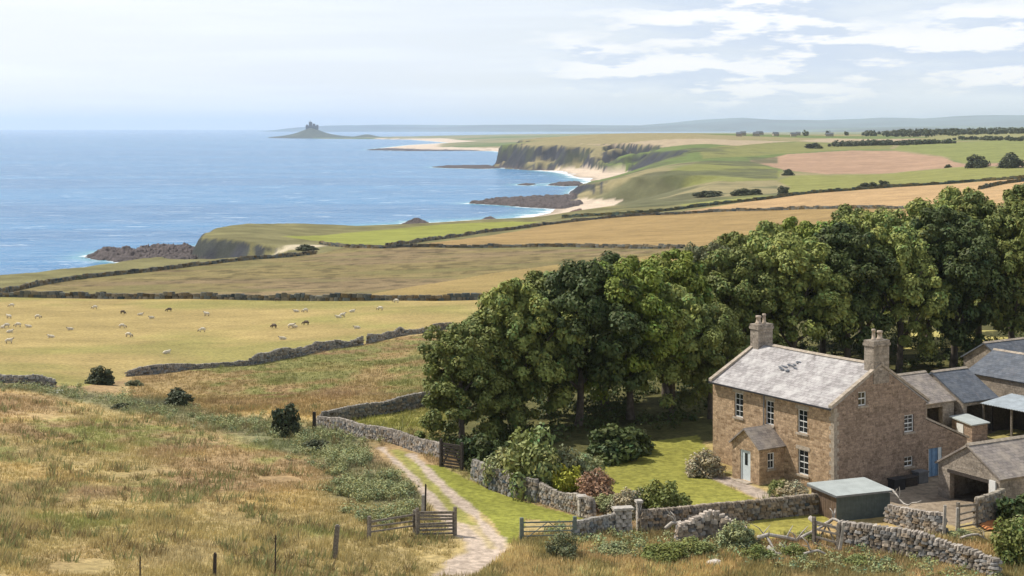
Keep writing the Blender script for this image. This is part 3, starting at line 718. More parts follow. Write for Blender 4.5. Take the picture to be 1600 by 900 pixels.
mb.quad((WH, 0, -.6), (WH, LH, -.6), (WH, LH, EH - .45), (WH, 0, EH - .45))
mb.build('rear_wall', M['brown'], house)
# dark lining so no light leaks through the rooms
def gabled_roof(mb, x0, x1, y0, y1, ze0, ze1, zr, over=.22, t=.14, xr=None, sag=.06, seg=8):
    """ridge along y; eave heights ze0 at x0, ze1 at x1"""
    xr = (x0 + x1) / 2 if xr is None else xr
    for xe, ze, sgn in ((x0, ze0, -1), (x1, ze1, 1)):
        sl = (zr - ze) / abs(xr - xe); xo = xe + sgn * over; zo = ze - sl * over
        rows = []
        for i in range(seg + 1):
            y = y0 + (y1 - y0) * i / seg; dz = -sag * math.sin(math.pi * i / seg)
            rows.append(((xr, y, zr + dz + .02), (xr + (xo - xr) * .5, y, (zr + zo) / 2 + dz * 1.5), (xo, y, zo + dz * .5)))
        for i in range(seg):
            for j in range(2):
                a, b, c, d = rows[i][j], rows[i][j + 1], rows[i + 1][j + 1], rows[i + 1][j]
                mb.add([a, b, c, d], [(0, 1, 2, 3)])
                dn = lambda p: (p[0], p[1], p[2] - t)
                mb.add([dn(a), dn(b), dn(c), dn(d)], [(0, 1, 2, 3)])
            mb.add([rows[i][2], rows[i + 1][2], (rows[i + 1][2][0], rows[i + 1][2][1], rows[i + 1][2][2] - t), (rows[i][2][0], rows[i][2][1], rows[i][2][2] - t)], [(0, 1, 2, 3)])
        for r in (rows[0], rows[-1]):
            for j in range(2):
                a, b = r[j], r[j + 1]; mb.add([a, b, (b[0], b[1], b[2] - t), (a[0], a[1], a[2] - t)], [(0, 1, 2, 3)])
mb = MB(); gabled_roof(mb, 0, WH, -.02, LH + .02, EH + .12, EH - .33, RH + .14, .28, .12)
roof = mb.build('roof', M['roof_pink'], house)
mb = MB()
for i in range(24):
    y = 0.9 + (LH - 1.8) * i / 24; y2 = y + (LH - 1.8) / 24 - .01; z = RH + .12 - .06 * math.sin(math.pi * (y + .2) / LH)
    mb.add([(WH / 2 - .2, y, z), (WH / 2, y, z + .13), (WH / 2 + .2, y, z), (WH / 2 - .2, y2, z), (WH / 2, y2, z + .13), (WH / 2 + .2, y2, z)], [(0, 1, 4, 3), (1, 2, 5, 4), (0, 2, 1), (3, 4, 5)])
mb.build('ridge_tiles', M['dressed'], roof)
sp_ = random.Random(8)
for i in range(16):                                      # slipped and missing slates
    f = .62 + sp_.uniform(-.13, .13); yy = 6.9 + sp_.uniform(-.75, .75) - (f - .62) * 2; x_ = WH / 2 * f; z_ = EH + .12 + (RH + .14 - EH - .12) * f + .01
    mb = MB() if i == 0 else mb; dx = sp_.uniform(.04, .08); dy = sp_.uniform(.08, .2); k_ = (RH - EH) / (WH / 2)
    mb.add([(x_ - dx, yy - dy, z_ - dx * k_), (x_ + dx, yy - dy, z_ + dx * k_), (x_ + dx, yy + dy, z_ + dx * k_ + .01), (x_ - dx, yy + dy, z_ - dx * k_ + .03)], [(0, 1, 2, 3)])
mb.build('slipped_slates', M['roof_blue'], roof)
for y0, y1 in ((-.10, .22), (LH - .22, LH + .10)):      # raised stone verge copings
    mb = MB()
    for xe, ze in ((-.3, EH - .03), (WH + .3, EH - .50)):
        a = Vector((xe, 0, ze + .12)); b_ = Vector((WH / 2, 0, RH + .20)); n = 12
        for i in range(n):
            p = a.lerp(b_, i / n); q = a.lerp(b_, (i + .97) / n)
            mb.add([(p.x, y0, p.z - .1), (p.x, y1, p.z - .1), (q.x, y1, q.z - .1), (q.x, y0, q.z - .1), (p.x, y0, p.z + .08), (p.x, y1, p.z + .08), (q.x, y1, q.z + .08), (q.x, y0, q.z + .08)],
                   [(0, 3, 2, 1), (4, 5, 6, 7), (0, 1, 5, 4), (1, 2, 6, 5), (2, 3, 7, 6), (3, 0, 4, 7)])
    mb.build('verge_coping', M['dressed'], roof)
def chimney(parent, y0, y1, ztop, w=1.65, mat='grey_stone', shoulder=True):
    xm = WH / 2; mb = MB()
    mb.box(xm - w / 2, xm + w / 2, y0, y1, RH - 1.1, ztop)
    mb.box(xm - w / 2 - .07, xm + w / 2 + .07, y0 - .07, y1 + .07, ztop - .30, ztop - .12)
    mb.box(xm - w / 2 - .03, xm + w / 2 + .03, y0 - .03, y1 + .03, ztop - .12, ztop + .06)
    o = mb.build('chimney', M[mat], parent)
    return o
def pot(parent, x, y, z, h=.85, r=.16):
    mb = MB(); mb.tube([(x, y, z), (x, y, z + .1), (x, y, z + .12), (x, y, z + h - .16), (x, y, z + h - .14), (x, y, z + h)], [r * 1.25, r * 1.25, r, r * .85, r * 1.1, r * 1.05], 12)
    return mb.build('chimney_pot', M['pot'], parent, True)
c1 = chimney(house, -.04, .82, RH + 1.7, 1.45); pot(c1, WH / 2 - .28, .40, RH + 1.75, .75, .13); pot(c1, WH / 2 + .30, .40, RH + 1.75, .6, .18)
c2 = chimney(house, LH - .82, LH + .04, RH + 1.5, 1.4); pot(c2, WH / 2 - .3, LH - .40, RH + 1.55, .62, .2); pot(c2, WH / 2 + .25, LH - .40, RH + 1.55, .72, .13)
for r_ in fw: window(house, PF, r_, (2, 4))
for r_ in gw: window(house, PG, r_, (2, 2) if r_ is not gw[1] else (2, 4), lintel=False)
mb = MB()                                               # gutter and downpipes
mb.beam((-.36, -.05, EH - .10), (-.36, LH + .05, EH - .10), .11, .09); mb.build('gutter', M['black'], house)
s = on_line(HX, HYY, uu, 1195)
mb = MB(); mb.tube([(-.09, s, EH - .1), (-.09, s, 3.0)], .045, 6); mb.build('drainpipe', M['lead'], house)
mb = MB()                                               # quoins at the front corner
for i in range(20):
    z = -.1 + i * .29; w = .42 if i % 2 else .26; w2 = .26 if i % 2 else .42
    mb.box(-.025, w2, -.025, w, z, z + .275)
mb.build('quoins', M['dressed'], house)
# porch
ps0, ps1, pd, pe, pr = 4.7, 7.45, 2.25, 2.5, 3.55
k0 = HX - pd * vv[0], HYY - pd * vv[1]
porch = MB()
PP = lambda s, z, d: (-pd + d, s, z)
kd = on_line(*k0, uu, 1172.5), on_line(*k0, uu, 1156.5)
door_r = (kd[0], kd[1], 0.06, 2.12)
pierced(porch, lambda s, z, d: PP(ps0 + s, z, d), ps1 - ps0, -.5, pe, [(kd[0] - ps0, kd[1] - ps0, .06, 2.12)], .2)
porch.add([(-pd, ps0, pe), (-pd, ps1, pe), (-pd, (ps0 + ps1) / 2, pr)], [(0, 1, 2)])
k1 = HX + ps0 * uu[0], HYY + ps0 * uu[1]
sa, sb = -on_line(*k1, vv, 1199.5), -on_line(*k1, vv, 1210)
PSd = lambda s, z, d: (-s, ps0 + d, z)
wr_ = (min(sa, sb), max(sa, sb), 1.0, 2.1)
pierced(porch, PSd, pd, -.5, pe, [wr_], .15)
porch.quad((-pd, ps1, -.5), (0, ps1, -.5), (0, ps1, pe), (-pd, ps1, pe))
po = porch.build('porch', M['honey'], house)
mb = MB()
ym = (ps0 + ps1) / 2
for ye, sg in ((ps0, -1), (ps1, 1)):
    yo = ye + sg * .2; zo = pe - .15
    nrm = Vector((0, sg * (pr - zo), abs(ym - yo))).normalized()
    mb.slab([(-pd - .18, ym, pr + .1), (-pd - .18, yo, zo + .1), (-.003, yo, zo + .1), (-.003, ym, pr + .1)], nrm, .1)
mb.build('porch_roof', M['roof_tan'], po)
mb = MB(); a_, b_, c_, d_ = door_r
mb.box(-pd + .10, -pd + .16, a_ + .003, b_ - .003, c_, d_ - .003)
mb.box(-pd + .05, -pd + .099, a_ + .003, a_ + .1, c_, d_ - .003); mb.box(-pd + .05, -pd + .099, b_ - .1, b_ - .003, c_, d_ - .003); mb.box(-pd + .05, -pd + .099, a_ + .1, b_ - .1, d_ - .1, d_ - .003)
dr = mb.build('door', M['paleblue'], po); tag(dr, 'pale blue front door with dark glazed panel')
mb = MB(); mb.box(-pd + .09, -pd + .098, a_ + .38, b_ - .38, 1.1, 1.9); mb.build('pane', M['glass'], po)
window(po, PSd, wr_, (2, 2), .13, True, False)
mb = MB(); mb.box(-pd - .5, -pd - .01, a_ - .2, b_ + .2, -.3, .05); mb.build('doorstep', M['dressed'], po)
# lean-to at the back of the gable
ot = 12.85
mb = MB()
oa, ob = on_line(HX, HYY, vv, 1453), on_line(HX, HYY, vv, 1474)
mb2 = MB(); PO = lambda s, z, d: (WH + .003 + s, .12 + d, z)
pierced(mb2, PO, ot - WH, -.5, 2.3, [(oa - WH, ob - WH, .05, 2.0)], .2)
mb2.add([(WH, .12, 2.3), (ot, .12, 2.3), (WH, .12, 4.1)], [(0, 1, 2)])
mb2.quad((ot, .12, -.5), (ot, 6.4, -.5), (ot, 6.4, 2.3), (ot, .12, 2.3)); mb2.add([(WH, 6.4, -.5), (ot, 6.4, -.5), (ot, 6.4, 2.3), (WH, 6.4, 4.1)], [(0, 1, 2, 3)])
lt = mb2.build('lean_to', M['brown'], house)
mb = MB(); nrm = Vector((1.8, 0, ot - WH)).normalized(); mb.slab([(WH + .01, .4, 4.12), (ot + .25, .4, 2.27), (ot + .25, 6.5, 2.27), (WH + .01, 6.5, 4.12)], nrm, .1); mb.build('lean_to_roof', M['roof_tan'], lt)
mb = MB()
for i in range(9):
    f0, f1 = i / 9, (i + .96) / 9; xa, xb = WH + .02 + (ot + .2 - WH) * f0, WH + .02 + (ot + .2 - WH) * f1; za, zb = 4.13 - 1.86 * f0, 4.13 - 1.86 * f1
    mb.add([(xa, .06, za), (xa, .38, za), (xb, .38, zb), (xb, .06, zb), (xa, .06, za + .14), (xa, .38, za + .14), (xb, .38, zb + .14), (xb, .06, zb + .14)], [(0, 3, 2, 1), (4, 5, 6, 7), (0, 1, 5, 4), (1, 2, 6, 5), (2, 3, 7, 6), (3, 0, 4, 7)])
mb.build('lean_to_coping', M['dressed'], lt)
mb = MB(); mb.box(oa + .003, ob - .003, .22, .28, .05, 1.997)
for k in range(4): x = oa + .02 + (ob - oa - .1) * k / 3; mb.box(x, x + .06, .19, .219, .05, 1.997)
tag(mb.build('door', M['blue'], lt), 'blue and white boarded side door')
mb = MB()
for s0, s1 in ((oa, oa + .09), (ob - .35, ob - .003)): mb.box(s0, s1, .16, .188, .06, 1.99)
mb.build('door_frame', M['paleblue'], lt)

# ------------------------------------------------------------------ outbuildings
def frame_at(name, px, Y, rz, z=28.0): return empty(name, (wx(px, Y), Y, z), rz)
# open fronted garage: local x = along ridge (away), y: 0 = right (near) corner ... width
gz = R(29); gr = empty('stone_garage', (27.8, 96.0, 28.0), gz)
tag(gr, 'low stone garage with a wide dark opening in its gable, beside the rubble wall', 'garage')
gwid, gdep, ge, gp_ = 5.2, 9.0, 2.2, 3.75
mb = MB(); th = .4
oy0, oy1, oh = -4.25, -1.0, 1.95                   # opening
mb.box(0, th, oy1, 0, -.6, ge); mb.box(0, th, -gwid, oy0, -.6, ge); mb.box(0.002, th - .002, oy0, oy1, oh, ge)
mb.box(th, gdep, -th, 0, -.6, ge); mb.box(th, gdep, -gwid, -gwid + th, -.6, ge); mb.box(gdep - th, gdep - .002, -gwid + th, -th, -.6, ge)
for x0, x1 in ((0, th), (gdep - th, gdep)):
    mb.add([(x0, 0, ge), (x0, -gwid, ge), (x0, -gwid / 2, gp_), (x1, 0, ge), (x1, -gwid, ge), (x1, -gwid / 2, gp_)], [(0, 1, 2), (3, 5, 4), (0, 2, 5, 3), (1, 4, 5, 2)])
mb.build('wall', M['grey_stone'], gr)
def ridge_roof_x(parent, x0, x1, yA, yB, ze, zr, mat, over=.2, t=.12, name='roof'):
    mb = MB(); ym = (yA + yB) / 2
    for ye in (yA, yB):
        sg = 1 if ye > ym else -1; sl = (zr - ze) / abs(ye - ym); yo = ye + sg * over; zo = ze - sl * over
        nrm = Vector((0, sg * sl, 1)).normalized()
        mb.slab([(x0, ym, zr + t), (x0, yo, zo + t), (x1, yo, zo + t), (x1, ym, zr + t)], nrm, t)
    o = mb.build(name, M[mat], parent)
    mb = MB(); n = max(3, int((x1 - x0) / .6))
    for i in range(n):
        a = x0 + (x1 - x0) * i / n; b = x0 + (x1 - x0) * (i + .97) / n
        mb.add([(a, ym - .18, zr + t - .05), (a, ym, zr + t + .09), (a, ym + .18, zr + t - .05), (b, ym - .18, zr + t - .05), (b, ym, zr + t + .09), (b, ym + .18, zr + t - .05)], [(0, 1, 4, 3), (1, 2, 5, 4), (0, 2, 1), (3, 4, 5)])
    mb.build('ridge_tiles', M['dressed'], o)
    return o
ridge_roof_x(gr, -.15, gdep + .2, 0, -gwid, ge, gp_, 'roof_tan')
mb = MB(); mb.box(-.16, -.04, -gwid + .25, -gwid + .75, 1.0, 2.0); mb.build('notice_board', M['white'], gr)
mb = MB(); mb.box(-.02, th - .02 + .05, oy0 - .2, oy1 + .2, oh - .22, oh - .002); mb.build('lintel', M['darkwood'], gr)
# byre range behind the house: local x along eave, +y away
def byre(name, loc, rz, Lx, dep, ze, zr, roofmat, wallmat, openings, label, ridge=None):
    o = empty(name, (*loc, 28.0), rz); tag(o, label, 'outbuilding')
    mb = MB(); xs = sorted([0, Lx] + [v for op in openings for v in op[:2]])
    for i in range(len(xs) - 1):
        xm = (xs[i] + xs[i + 1]) / 2; op = [q for q in openings if q[0] < xm < q[1]]
        if op: mb.box(xs[i], xs[i + 1], .002, .4, op[0][2], ze)
        else: mb.box(xs[i], xs[i + 1], 0, .402, -.5, ze)
    mb.box(0, .4, .402, dep - .4, -.5, ze); mb.box(Lx - .4, Lx, .402, dep - .4, -.5, ze); mb.box(0, Lx, dep - .4, dep, -.5, ze)
    for x0, x1 in ((0, .4), (Lx - .4, Lx)):
        mb.add([(x0, 0, ze), (x0, dep, ze), (x0, dep / 2, zr), (x1, 0, ze), (x1, dep, ze), (x1, dep / 2, zr)], [(0, 2, 1), (3, 4, 5), (0, 3, 5, 2), (1, 2, 5, 4)])
    mb.build('wall', M[wallmat], o)
    ridge_roof_x(o, -.1, Lx + .1, 0, dep, ze, zr, roofmat)
    return o
gx0, gy0 = 32.1, 114.2
b1 = byre('byre', (gx0, gy0), RZ, 3.2, 6.0, 2.6, 4.3, 'roof_tan', 'grey_stone', [(.15, 1.9, 2.2)], 'small stone outbuilding with pinkish slates and an open doorway, nearest behind the house')
b2 = byre('byre', (gx0 + 3.45 * vv[0] - .7 * uu[0], gy0 + 3.45 * vv[1] - .7 * uu[1] + .0), RZ, 3.9, 6.2, 2.5, 4.35, 'roof_blue', 'grey_stone', [(.4, 3.3, 2.15)], 'dark blue slated cart bay between the pinkish outbuilding and the long barn')
# long barn, its ridge running towards the viewer
bx, by = 38.4, 124.0
barn = empty('stone_barn', (bx, by, 28.0), RZ - R(90)); tag(barn, 'long stone barn with grey slates behind the tin roofed cart shed', 'barn')
mb = MB(); mb.box(0, 17, 0, .4, -.5, 3.4); mb.box(0, .4, .4, 6.6, -.5, 3.4); mb.box(16.6, 17, .4, 6.6, -.5, 3.4); mb.box(0, 17, 6.6, 7, -.5, 3.4)
for x0, x1 in ((0, .4), (16.6, 17)): mb.add([(x0, 0, 3.4), (x0, 7, 3.4), (x0, 3.5, 4.95), (x1, 0, 3.4), (x1, 7, 3.4), (x1, 3.5, 4.95)], [(0, 2, 1), (3, 4, 5), (0, 3, 5, 2), (1, 2, 5, 4)])
mb.build('wall', M['grey_stone'], barn)
ridge_roof_x(barn, -.2, 17.2, 0, 7, 3.4, 4.95, 'roof_blue')
b3 = empty('stone_barn', (wx(1574, 133), 133, 28.0), RZ); tag(b3, 'far barn roof just showing under the trees above the long barn', 'barn')
mb = MB(); mb.box(0, 12, 0, 5, -.5, 2.7)
for x0 in (0, 11.6): mb.add([(x0, 0, 2.7), (x0, 5, 2.7), (x0, 2.5, 4.2), (x0 + .4, 0, 2.7), (x0 + .4, 5, 2.7), (x0 + .4, 2.5, 4.2)], [(0, 2, 1), (3, 4, 5), (0, 3, 5, 2), (1, 2, 5, 4)])
mb.build('wall', M['grey_stone'], b3); ridge_roof_x(b3, -.2, 12.2, 0, 5, 2.7, 4.2, 'roof_blue')
# tin roofed cart shed against the barn
cs = empty('cart_shed', (wx(1535, 116), 116, 28.0), RZ - R(90)); tag(cs, 'open cart shed with pale corrugated tin roof on posts in front of the long barn', 'shed')
mb = MB(); n = 70
for i in range(n):
    x0, x1 = 8.6 * i / n, 8.6 * (i + 1) / n; za, zb = (.035 if i % 2 else 0), (.035 if (i + 1) % 2 else 0)
    mb.add([(x0, -.3, 2.35 + za), (x1, -.3, 2.35 + zb), (x1, 3.4, 2.75 + zb), (x0, 3.4, 2.75 + za), (x0, -.3, 2.31 + za), (x1, -.3, 2.31 + zb), (x1, 3.4, 2.71 + zb), (x0, 3.4, 2.71 + za)], [(0, 1, 2, 3), (7, 6, 5, 4), (0, 4, 5, 1)])
mb.build('roof', M['tin'], cs)
for x in (.1, 2.8, 5.6, 8.4):
    mb = MB(); mb.beam((x, 0, -.3), (x, 0, 2.3), .14); mb.build('post', M['wood'], cs)
mb = MB(); mb.box(-.05, .05, 1.2, 3.4, -.3, 2.5); mb.box(-.05, 8.6, 3.35, 3.45, -.3, 2.6); mb.build('boarding', M['darkwood'], cs)
# small stone store
st = empty('stone_store', (wx(1519, 112.5), 112.5, 28.0), R(22)); tag(st, 'tiny stone store with flat pale slab roof and white door in the back yard', 'shed')
mb = MB(); mb.box(0, 1.45, 0, 2.4, -.3, 1.3); mb.build('wall', M['brown'], st)
mb = MB(); mb.slab([(-.15, -.15, 1.34), (1.6, -.15, 1.42), (1.6, 2.55, 1.62), (-.15, 2.55, 1.54)], (0, 0, 1), .09); mb.build('roof', M['shedroof'], st)
mb = MB(); mb.box(-.05, -.003, 1.0, 1.75, 0, 1.15); mb.build('door', M['white'], st)
# green shed by the garden wall
sh = empty('garden_shed', (19.8, 89.7, 28.0), R(21), (1, 1, .84)); tag(sh, 'dark green shed with pale felt roof at the foot of the house gable', 'shed')
mb = MB(); mb.box(0, 3.85, 0, .05, -.4, 1.84); mb.box(3.8, 3.85, .05, 2.85, -.4, 1.9); mb.box(.05, 3.8, 2.8, 2.85, -.4, 1.95)
for i in range(20): mb.box(.01 + i * .192, .03 + i * .192, -.012, -.001, -.4, 1.83)
mb.build('wall', M['shedwall'], sh)
mb = MB(); mb.box(-.001, .049, .052, 2.85, -.4, 1.88)
for i in range(14): mb.box(-.016, -.002, .06 + i * .2, .09 + i * .2, -.4, 1.84)
tag(mb.build('side_boarding', M['brownboard'], sh), 'brown boarded end')
mb = MB(); mb.slab([(-.18, -.18, 1.93), (4.05, -.18, 1.93), (4.05, 3.05, 2.04), (-.18, 3.05, 2.04)], (0, 0, 1), .07); ro = mb.build('roof', M['shedroof'], sh)
mb = MB(); mb.box(-.2, 4.07, -.205, -.182, 1.80, 1.94); mb.box(-.205, -.182, -.18, 3.05, 1.80, 1.96); mb.build('fascia', M['lead'], ro)
# yard clutter in the shade of the gable
def crate(px, py, w, d, h, rz, mat, label, name='storage_box'):
    x, y = flatpt(px, 24 * F / (py - HY)); o = empty(name, (x, y, 28.02), rz); tag(o, label, 'box', 'boxes along the foot of the gable')
    mb = MB(); mb.box(0, w, 0, d, 0, h * .86); 
    for k in range(3): mb.box(-.02, -.001, .02 + k * d / 3, (k + .8) * d / 3, .05, h * .8)
    mb.build('body', M[mat], o)
    mb = MB(); mb.box(-.05, w + .05, -.05, d + .05, h * .865, h); mb.build('lid', M[mat], o)
crate(1398, 768, 1.0, .6, .75, RZ, 'black', 'black lidded box close to the green shed, under the gable')
crate(1416, 762, 1.1, .6, .62, RZ, 'darkwood', 'low dark wooden box, middle one of three under the gable')
crate(1436, 757, .9, .6, .8, RZ, 'lead', 'grey lidded box close to the blue side door')
x, y = flatpt(1560, 24 * F / (828 - HY)); mb = MB()
for i in range(9): a = i * .24; mb.add([(a, 0, .05 + (i % 2) * .05), (a + .24, 0, .05 + ((i + 1) % 2) * .05), (a + .24, 1.5, .18 + ((i + 1) % 2) * .05), (a, 1.5, .18 + (i % 2) * .05)], [(0, 1, 2, 3)])
o = mb.build('metal_sheet', M['rust'], None, False, (x - .7, y, zat(x, y) + .05), R(10)); mo = o.modifiers.new('t', 'SOLIDIFY'); mo.thickness = .01
tag(o, 'rusty orange corrugated sheet lying on the grass below the garage', 'sheet')

# ------------------------------------------------------------------ dry stone walls
def resample(P, step):
    P = [Vector((p[0], p[1])) for p in P]; out = [P[0]]; 
    for a, b in zip(P[:-1], P[1:]):
        n = max(1, int((b - a).length / step)); out += [a.lerp(b, i / n) for i in range(1, n + 1)]
    return out
def drystone(P, label, h=1.15, th=.5, size=.30, seed=1, tone=(.30, .265, .22), rag=.08, gaps=0, cope=True, group='dry stone walls', lean=0, name='dry_stone_wall', course=.16, topfn=None):
    rng = random.Random(seed); mb = MB(); pts = resample(P, size * 3)
    zs = [float(v) for v in zfull(np.array([p.x for p in pts]), np.array([p.y for p in pts]))]
    acc = [0]
    for a, b in zip(pts[:-1], pts[1:]): acc.append(acc[-1] + (b - a).length)
    tot = acc[-1]
    X_, Y_, Z_ = [p.x for p in pts], [p.y for p in pts], zs
    def at(s):
        s = min(max(s, 0), tot - 1e-3); x, y, z = np.interp(s, acc, X_), np.interp(s, acc, Y_), np.interp(s, acc, Z_)
        x2, y2 = np.interp(min(s + .3, tot), acc, X_), np.interp(min(s + .3, tot), acc, Y_); x1, y1 = np.interp(max(s - .3, 0), acc, X_), np.interp(max(s - .3, 0), acc, Y_)
        return x, y, z, math.atan2(y2 - y1, x2 - x1)
    def hh(s): 
        k = 1 + rag * 2 * (float(vnoise(s / 2.2, seed * 3.7, 5)) - .5) * 2
        if gaps: k *= 1 - gaps * float(sstep(vnoise(s / 5, seed * 1.3, 9), .55, .8))
        return h * k * (topfn(s / tot) if topfn else 1)
    nc_ = max(2, int(round(h / course)))
    for k in range(nc_):
        for side in (-1, 1):
            s = -rng.random() * size
            while s < tot:
                l = size * rng.uniform(.6, 1.75); x, y, z, a = at(s + l / 2); H_ = hh(s); ch = H_ / nc_
                t = th * (1 - .25 * k / nc_) / 2
                g = rng.uniform(.55, 1.35); w = rng.uniform(-.03, .03)
                if rng.random() < .12: g *= .5
                col = (tone[0] * g + w, tone[1] * g, tone[2] * g - w)
                col = tuple(max(.02, c) for c in col)
                off = side * (t - t * .35) + rng.uniform(-.03, .03)
                mb.stone((x - math.sin(a) * off, y + math.cos(a) * off, z - .06 + (k + .5) * ch + rng.uniform(-.02, .02)), l * 1.02, t * 1.25, ch * 1.12, a + rng.uniform(-.08, .08), rng, col)
                s += l
    if cope:
        s = 0
        while s < tot:
            l = size * rng.uniform(.35, .9); x, y, z, a = at(s + l / 2); g = rng.uniform(.75, 1.55)
            mb.stone((x, y, z - .04 + hh(s) + .07), l, th * .85, size * rng.uniform(.45, .85), a + rng.uniform(-.25, .25), rng, (tone[0] * g, tone[1] * g, tone[2] * g))
            s += l
    return tag(mb.build(name, M['stones']), label, 'wall', group)
def FG(pts, z=28.0): return [((p - CX) / F * (H - z) * F / (q - HY), (H - z) * F / (q - HY)) for p, q in pts]
warm = (.36, .31, .26); grey = (.27, .25, .22); shade = (.24, .22, .19)
drystone(G([(842, 783), (870, 793), (900, 803), (925, 812)]), 'short pale rubble wall between the track verge and the garden bushes', 1.05, .45, .28, 3, (.29, .255, .21))
drystone(G([(840, 784), (806, 776), (770, 764), (742, 748)]), 'shaded wall running behind the big pale green garden bush', 1.3, .5, .36, 4, shade)
drystone(G([(898, 845), (930, 838), (962, 833)]), 'low wall between the metal field gate and the white gate pillars', 1.1, .45, .28, 5, grey)
drystone(G([(1003, 830), (1060, 824), (1130, 817), (1200, 809), (1285, 801)]), 'long even garden wall from the white pillars to the green shed', 1.1, .42, .27, 6, (.25, .21, .165), .03)
drystone(G([(1060, 850), (1110, 843), (1165, 850)]), 'tumbled wall overgrown by brambles below the garden wall', 1.0, .6, .34, 8, warm, .3, .5)
drystone(G([(1313, 852), (1360, 862), (1420, 873), (1480, 884), (1556, 905)]), 'thick ragged boulder wall in the lower right of the farm', 1.5, .75, .32, 9, (.29, .255, .215), .16, .15)
drystone(G([(1388, 815), (1425, 826), (1474, 838)]), 'whitish rubble wall between the green shed and the farm gate', 1.15, .5, .32, 10, (.32, .28, .235), .1)
drystone(G([(1526, 822), (1553, 812), (1566, 806)]), 'short square ended wall against the near corner of the garage', 1.6, .45, .26, 11, (.27, .24, .19), .02)
drystone(G([(497, 668), (560, 682), (630, 697), (690, 716)]), 'pale topped wall beside the track from the gate posts to the field corner', .95, .42, .3, 12, (.30, .265, .225), .04)
drystone(G([(503, 667), (540, 658), (600, 648), (662, 636), (720, 628)]), 'dark wall running from the field corner to the edge of the trees', 1.1, .5, .38, 13, shade, .1)
drystone(G([(200, 588), (290, 578), (385, 571)]), 'low broken wall below the sheep field, beside the round bush', .65, .5, .45, 14, shade, .25, .6)
drystone(G([(390, 571), (440, 562), (500, 549), (566, 539)]), 'dark wall in the middle of the lower edge of the sheep field', 1.0, .55, .5, 15, shade, .2, .2)
drystone(G([(575, 537), (630, 524), (690, 516), (730, 513)]), 'gappy wall at the lower edge of the sheep field close to the trees', .85, .5, .5, 16, shade, .25, .7)
drystone(G([(-200, 590), (0, 598), (84, 605)]), 'wall with a pale top at the near edge of the sheep field, far side of the scrub', .8, .45, .45, 17, grey, .1)
FW = [([(-250, 461), (0, 464), (120, 466), (260, 467), (400, 469), (560, 470), (680, 470), (780, 467)], 'long wall along the top of the sheep field', 1.9, (.17, .155, .12)),
      ([(-250, 480), (0, 459), (60, 446), (120, 436), (220, 426), (300, 416), (400, 405), (492, 397)], 'wall along the clifftop above the sea', 1.7, (.15, .135, .10)),
      ([(500, 381), (545, 387), (600, 388), (640, 386), (760, 387), (900, 386), (1066, 388)], 'straight wall between the brown moor and the golden field', 1.8, (.17, .15, .11)),
      ([(604, 386), (680, 375), (760, 363), (850, 352), (930, 343), (1000, 337), (1120, 331), (1225, 328), (1340, 326), (1460, 325)], 'curving wall between the bright green field and the golden field', 1.9, (.16, .145, .11)),
      ([(880, 341), (940, 337), (1000, 334), (1080, 325), (1168, 315), (1262, 303), (1350, 296), (1442, 290), (1520, 284), (1620, 278)], 'hedge topped wall above the pale stubble field', 2.2, (.11, .115, .07)),
      ([(1530, 296), (1565, 288), (1620, 281)], 'short hedge bank crossing the pale stubble field by the tree tops', 2.4, (.10, .10, .06))]
for i, (p, lb, h_, tn) in enumerate(FW):
    g = G(p)
    drystone(g, lb, h_ * .72, 1.0, 1.1 if i < 2 else 1.7, 30 + i, tn, .14, .15, False, 'far field walls', name='field_wall', course=.7)

# gate piers and gates
def post(px, py, h, w=.2, mat='wood', name='gate_post', label=None, cat='post', tilt=(0, 0), group=None, cap=False, loc=None):
    x, y = loc or ground(px, py); z = zat(x, y); o = empty(name, (x, y, z)); mb = MB()
    mb.beam((0, 0, -.3), (tilt[0], tilt[1], h), w, w, 0, .85)
    if mat in ('wood', 'darkwood'): mb.box(tilt[0] - w * .28, tilt[0] + w * .2, tilt[1] - w * .3, tilt[1] + w * .25, h, h + .06)
    bpy.data.objects.remove(o)
    o = mb.build(name, M[mat], None, False, (x, y, z)); tag(o, label, cat, group); return o, Vector((x, y, z))
def pier(px, py, w, d, h, label, seed):
    x, y = ground(px, py); rng = random.Random(seed); mb = MB(); z = zat(x, y); k = int(h / .24)
    for i in range(k):
        n = 2 if i % 2 else 3
        for j in range(n):
            g = rng.uniform(.8, 1.2); mb.stone((-w / 2 + w * (j + .5) / n, 0, -.05 + (i + .5) * .24), w / n, d, .25, 0, rng, (.43 * g, .39 * g, .34 * g))
    mb.box(-w / 2 - .05, w / 2 + .05, -d / 2 - .05, d / 2 + .05, k * .24 - .04, k * .24 + .1, (.42, .385, .34))
    return tag(mb.build('gate_pier', M['stones'], None, False, (x, y, z), R(12)), label, 'pier', 'pale stone gate piers')
pier(973, 833, 1.1, .55, 1.5, 'wide pale stone pier at the end of the low wall', 1)
pier(998, 828, .3, .4, 1.75, 'narrow tall white stone post at the start of the long garden wall', 2)
pier(909, 807, .5, .5, 1.2, 'small pale stone end at the garden rubble wall', 3)
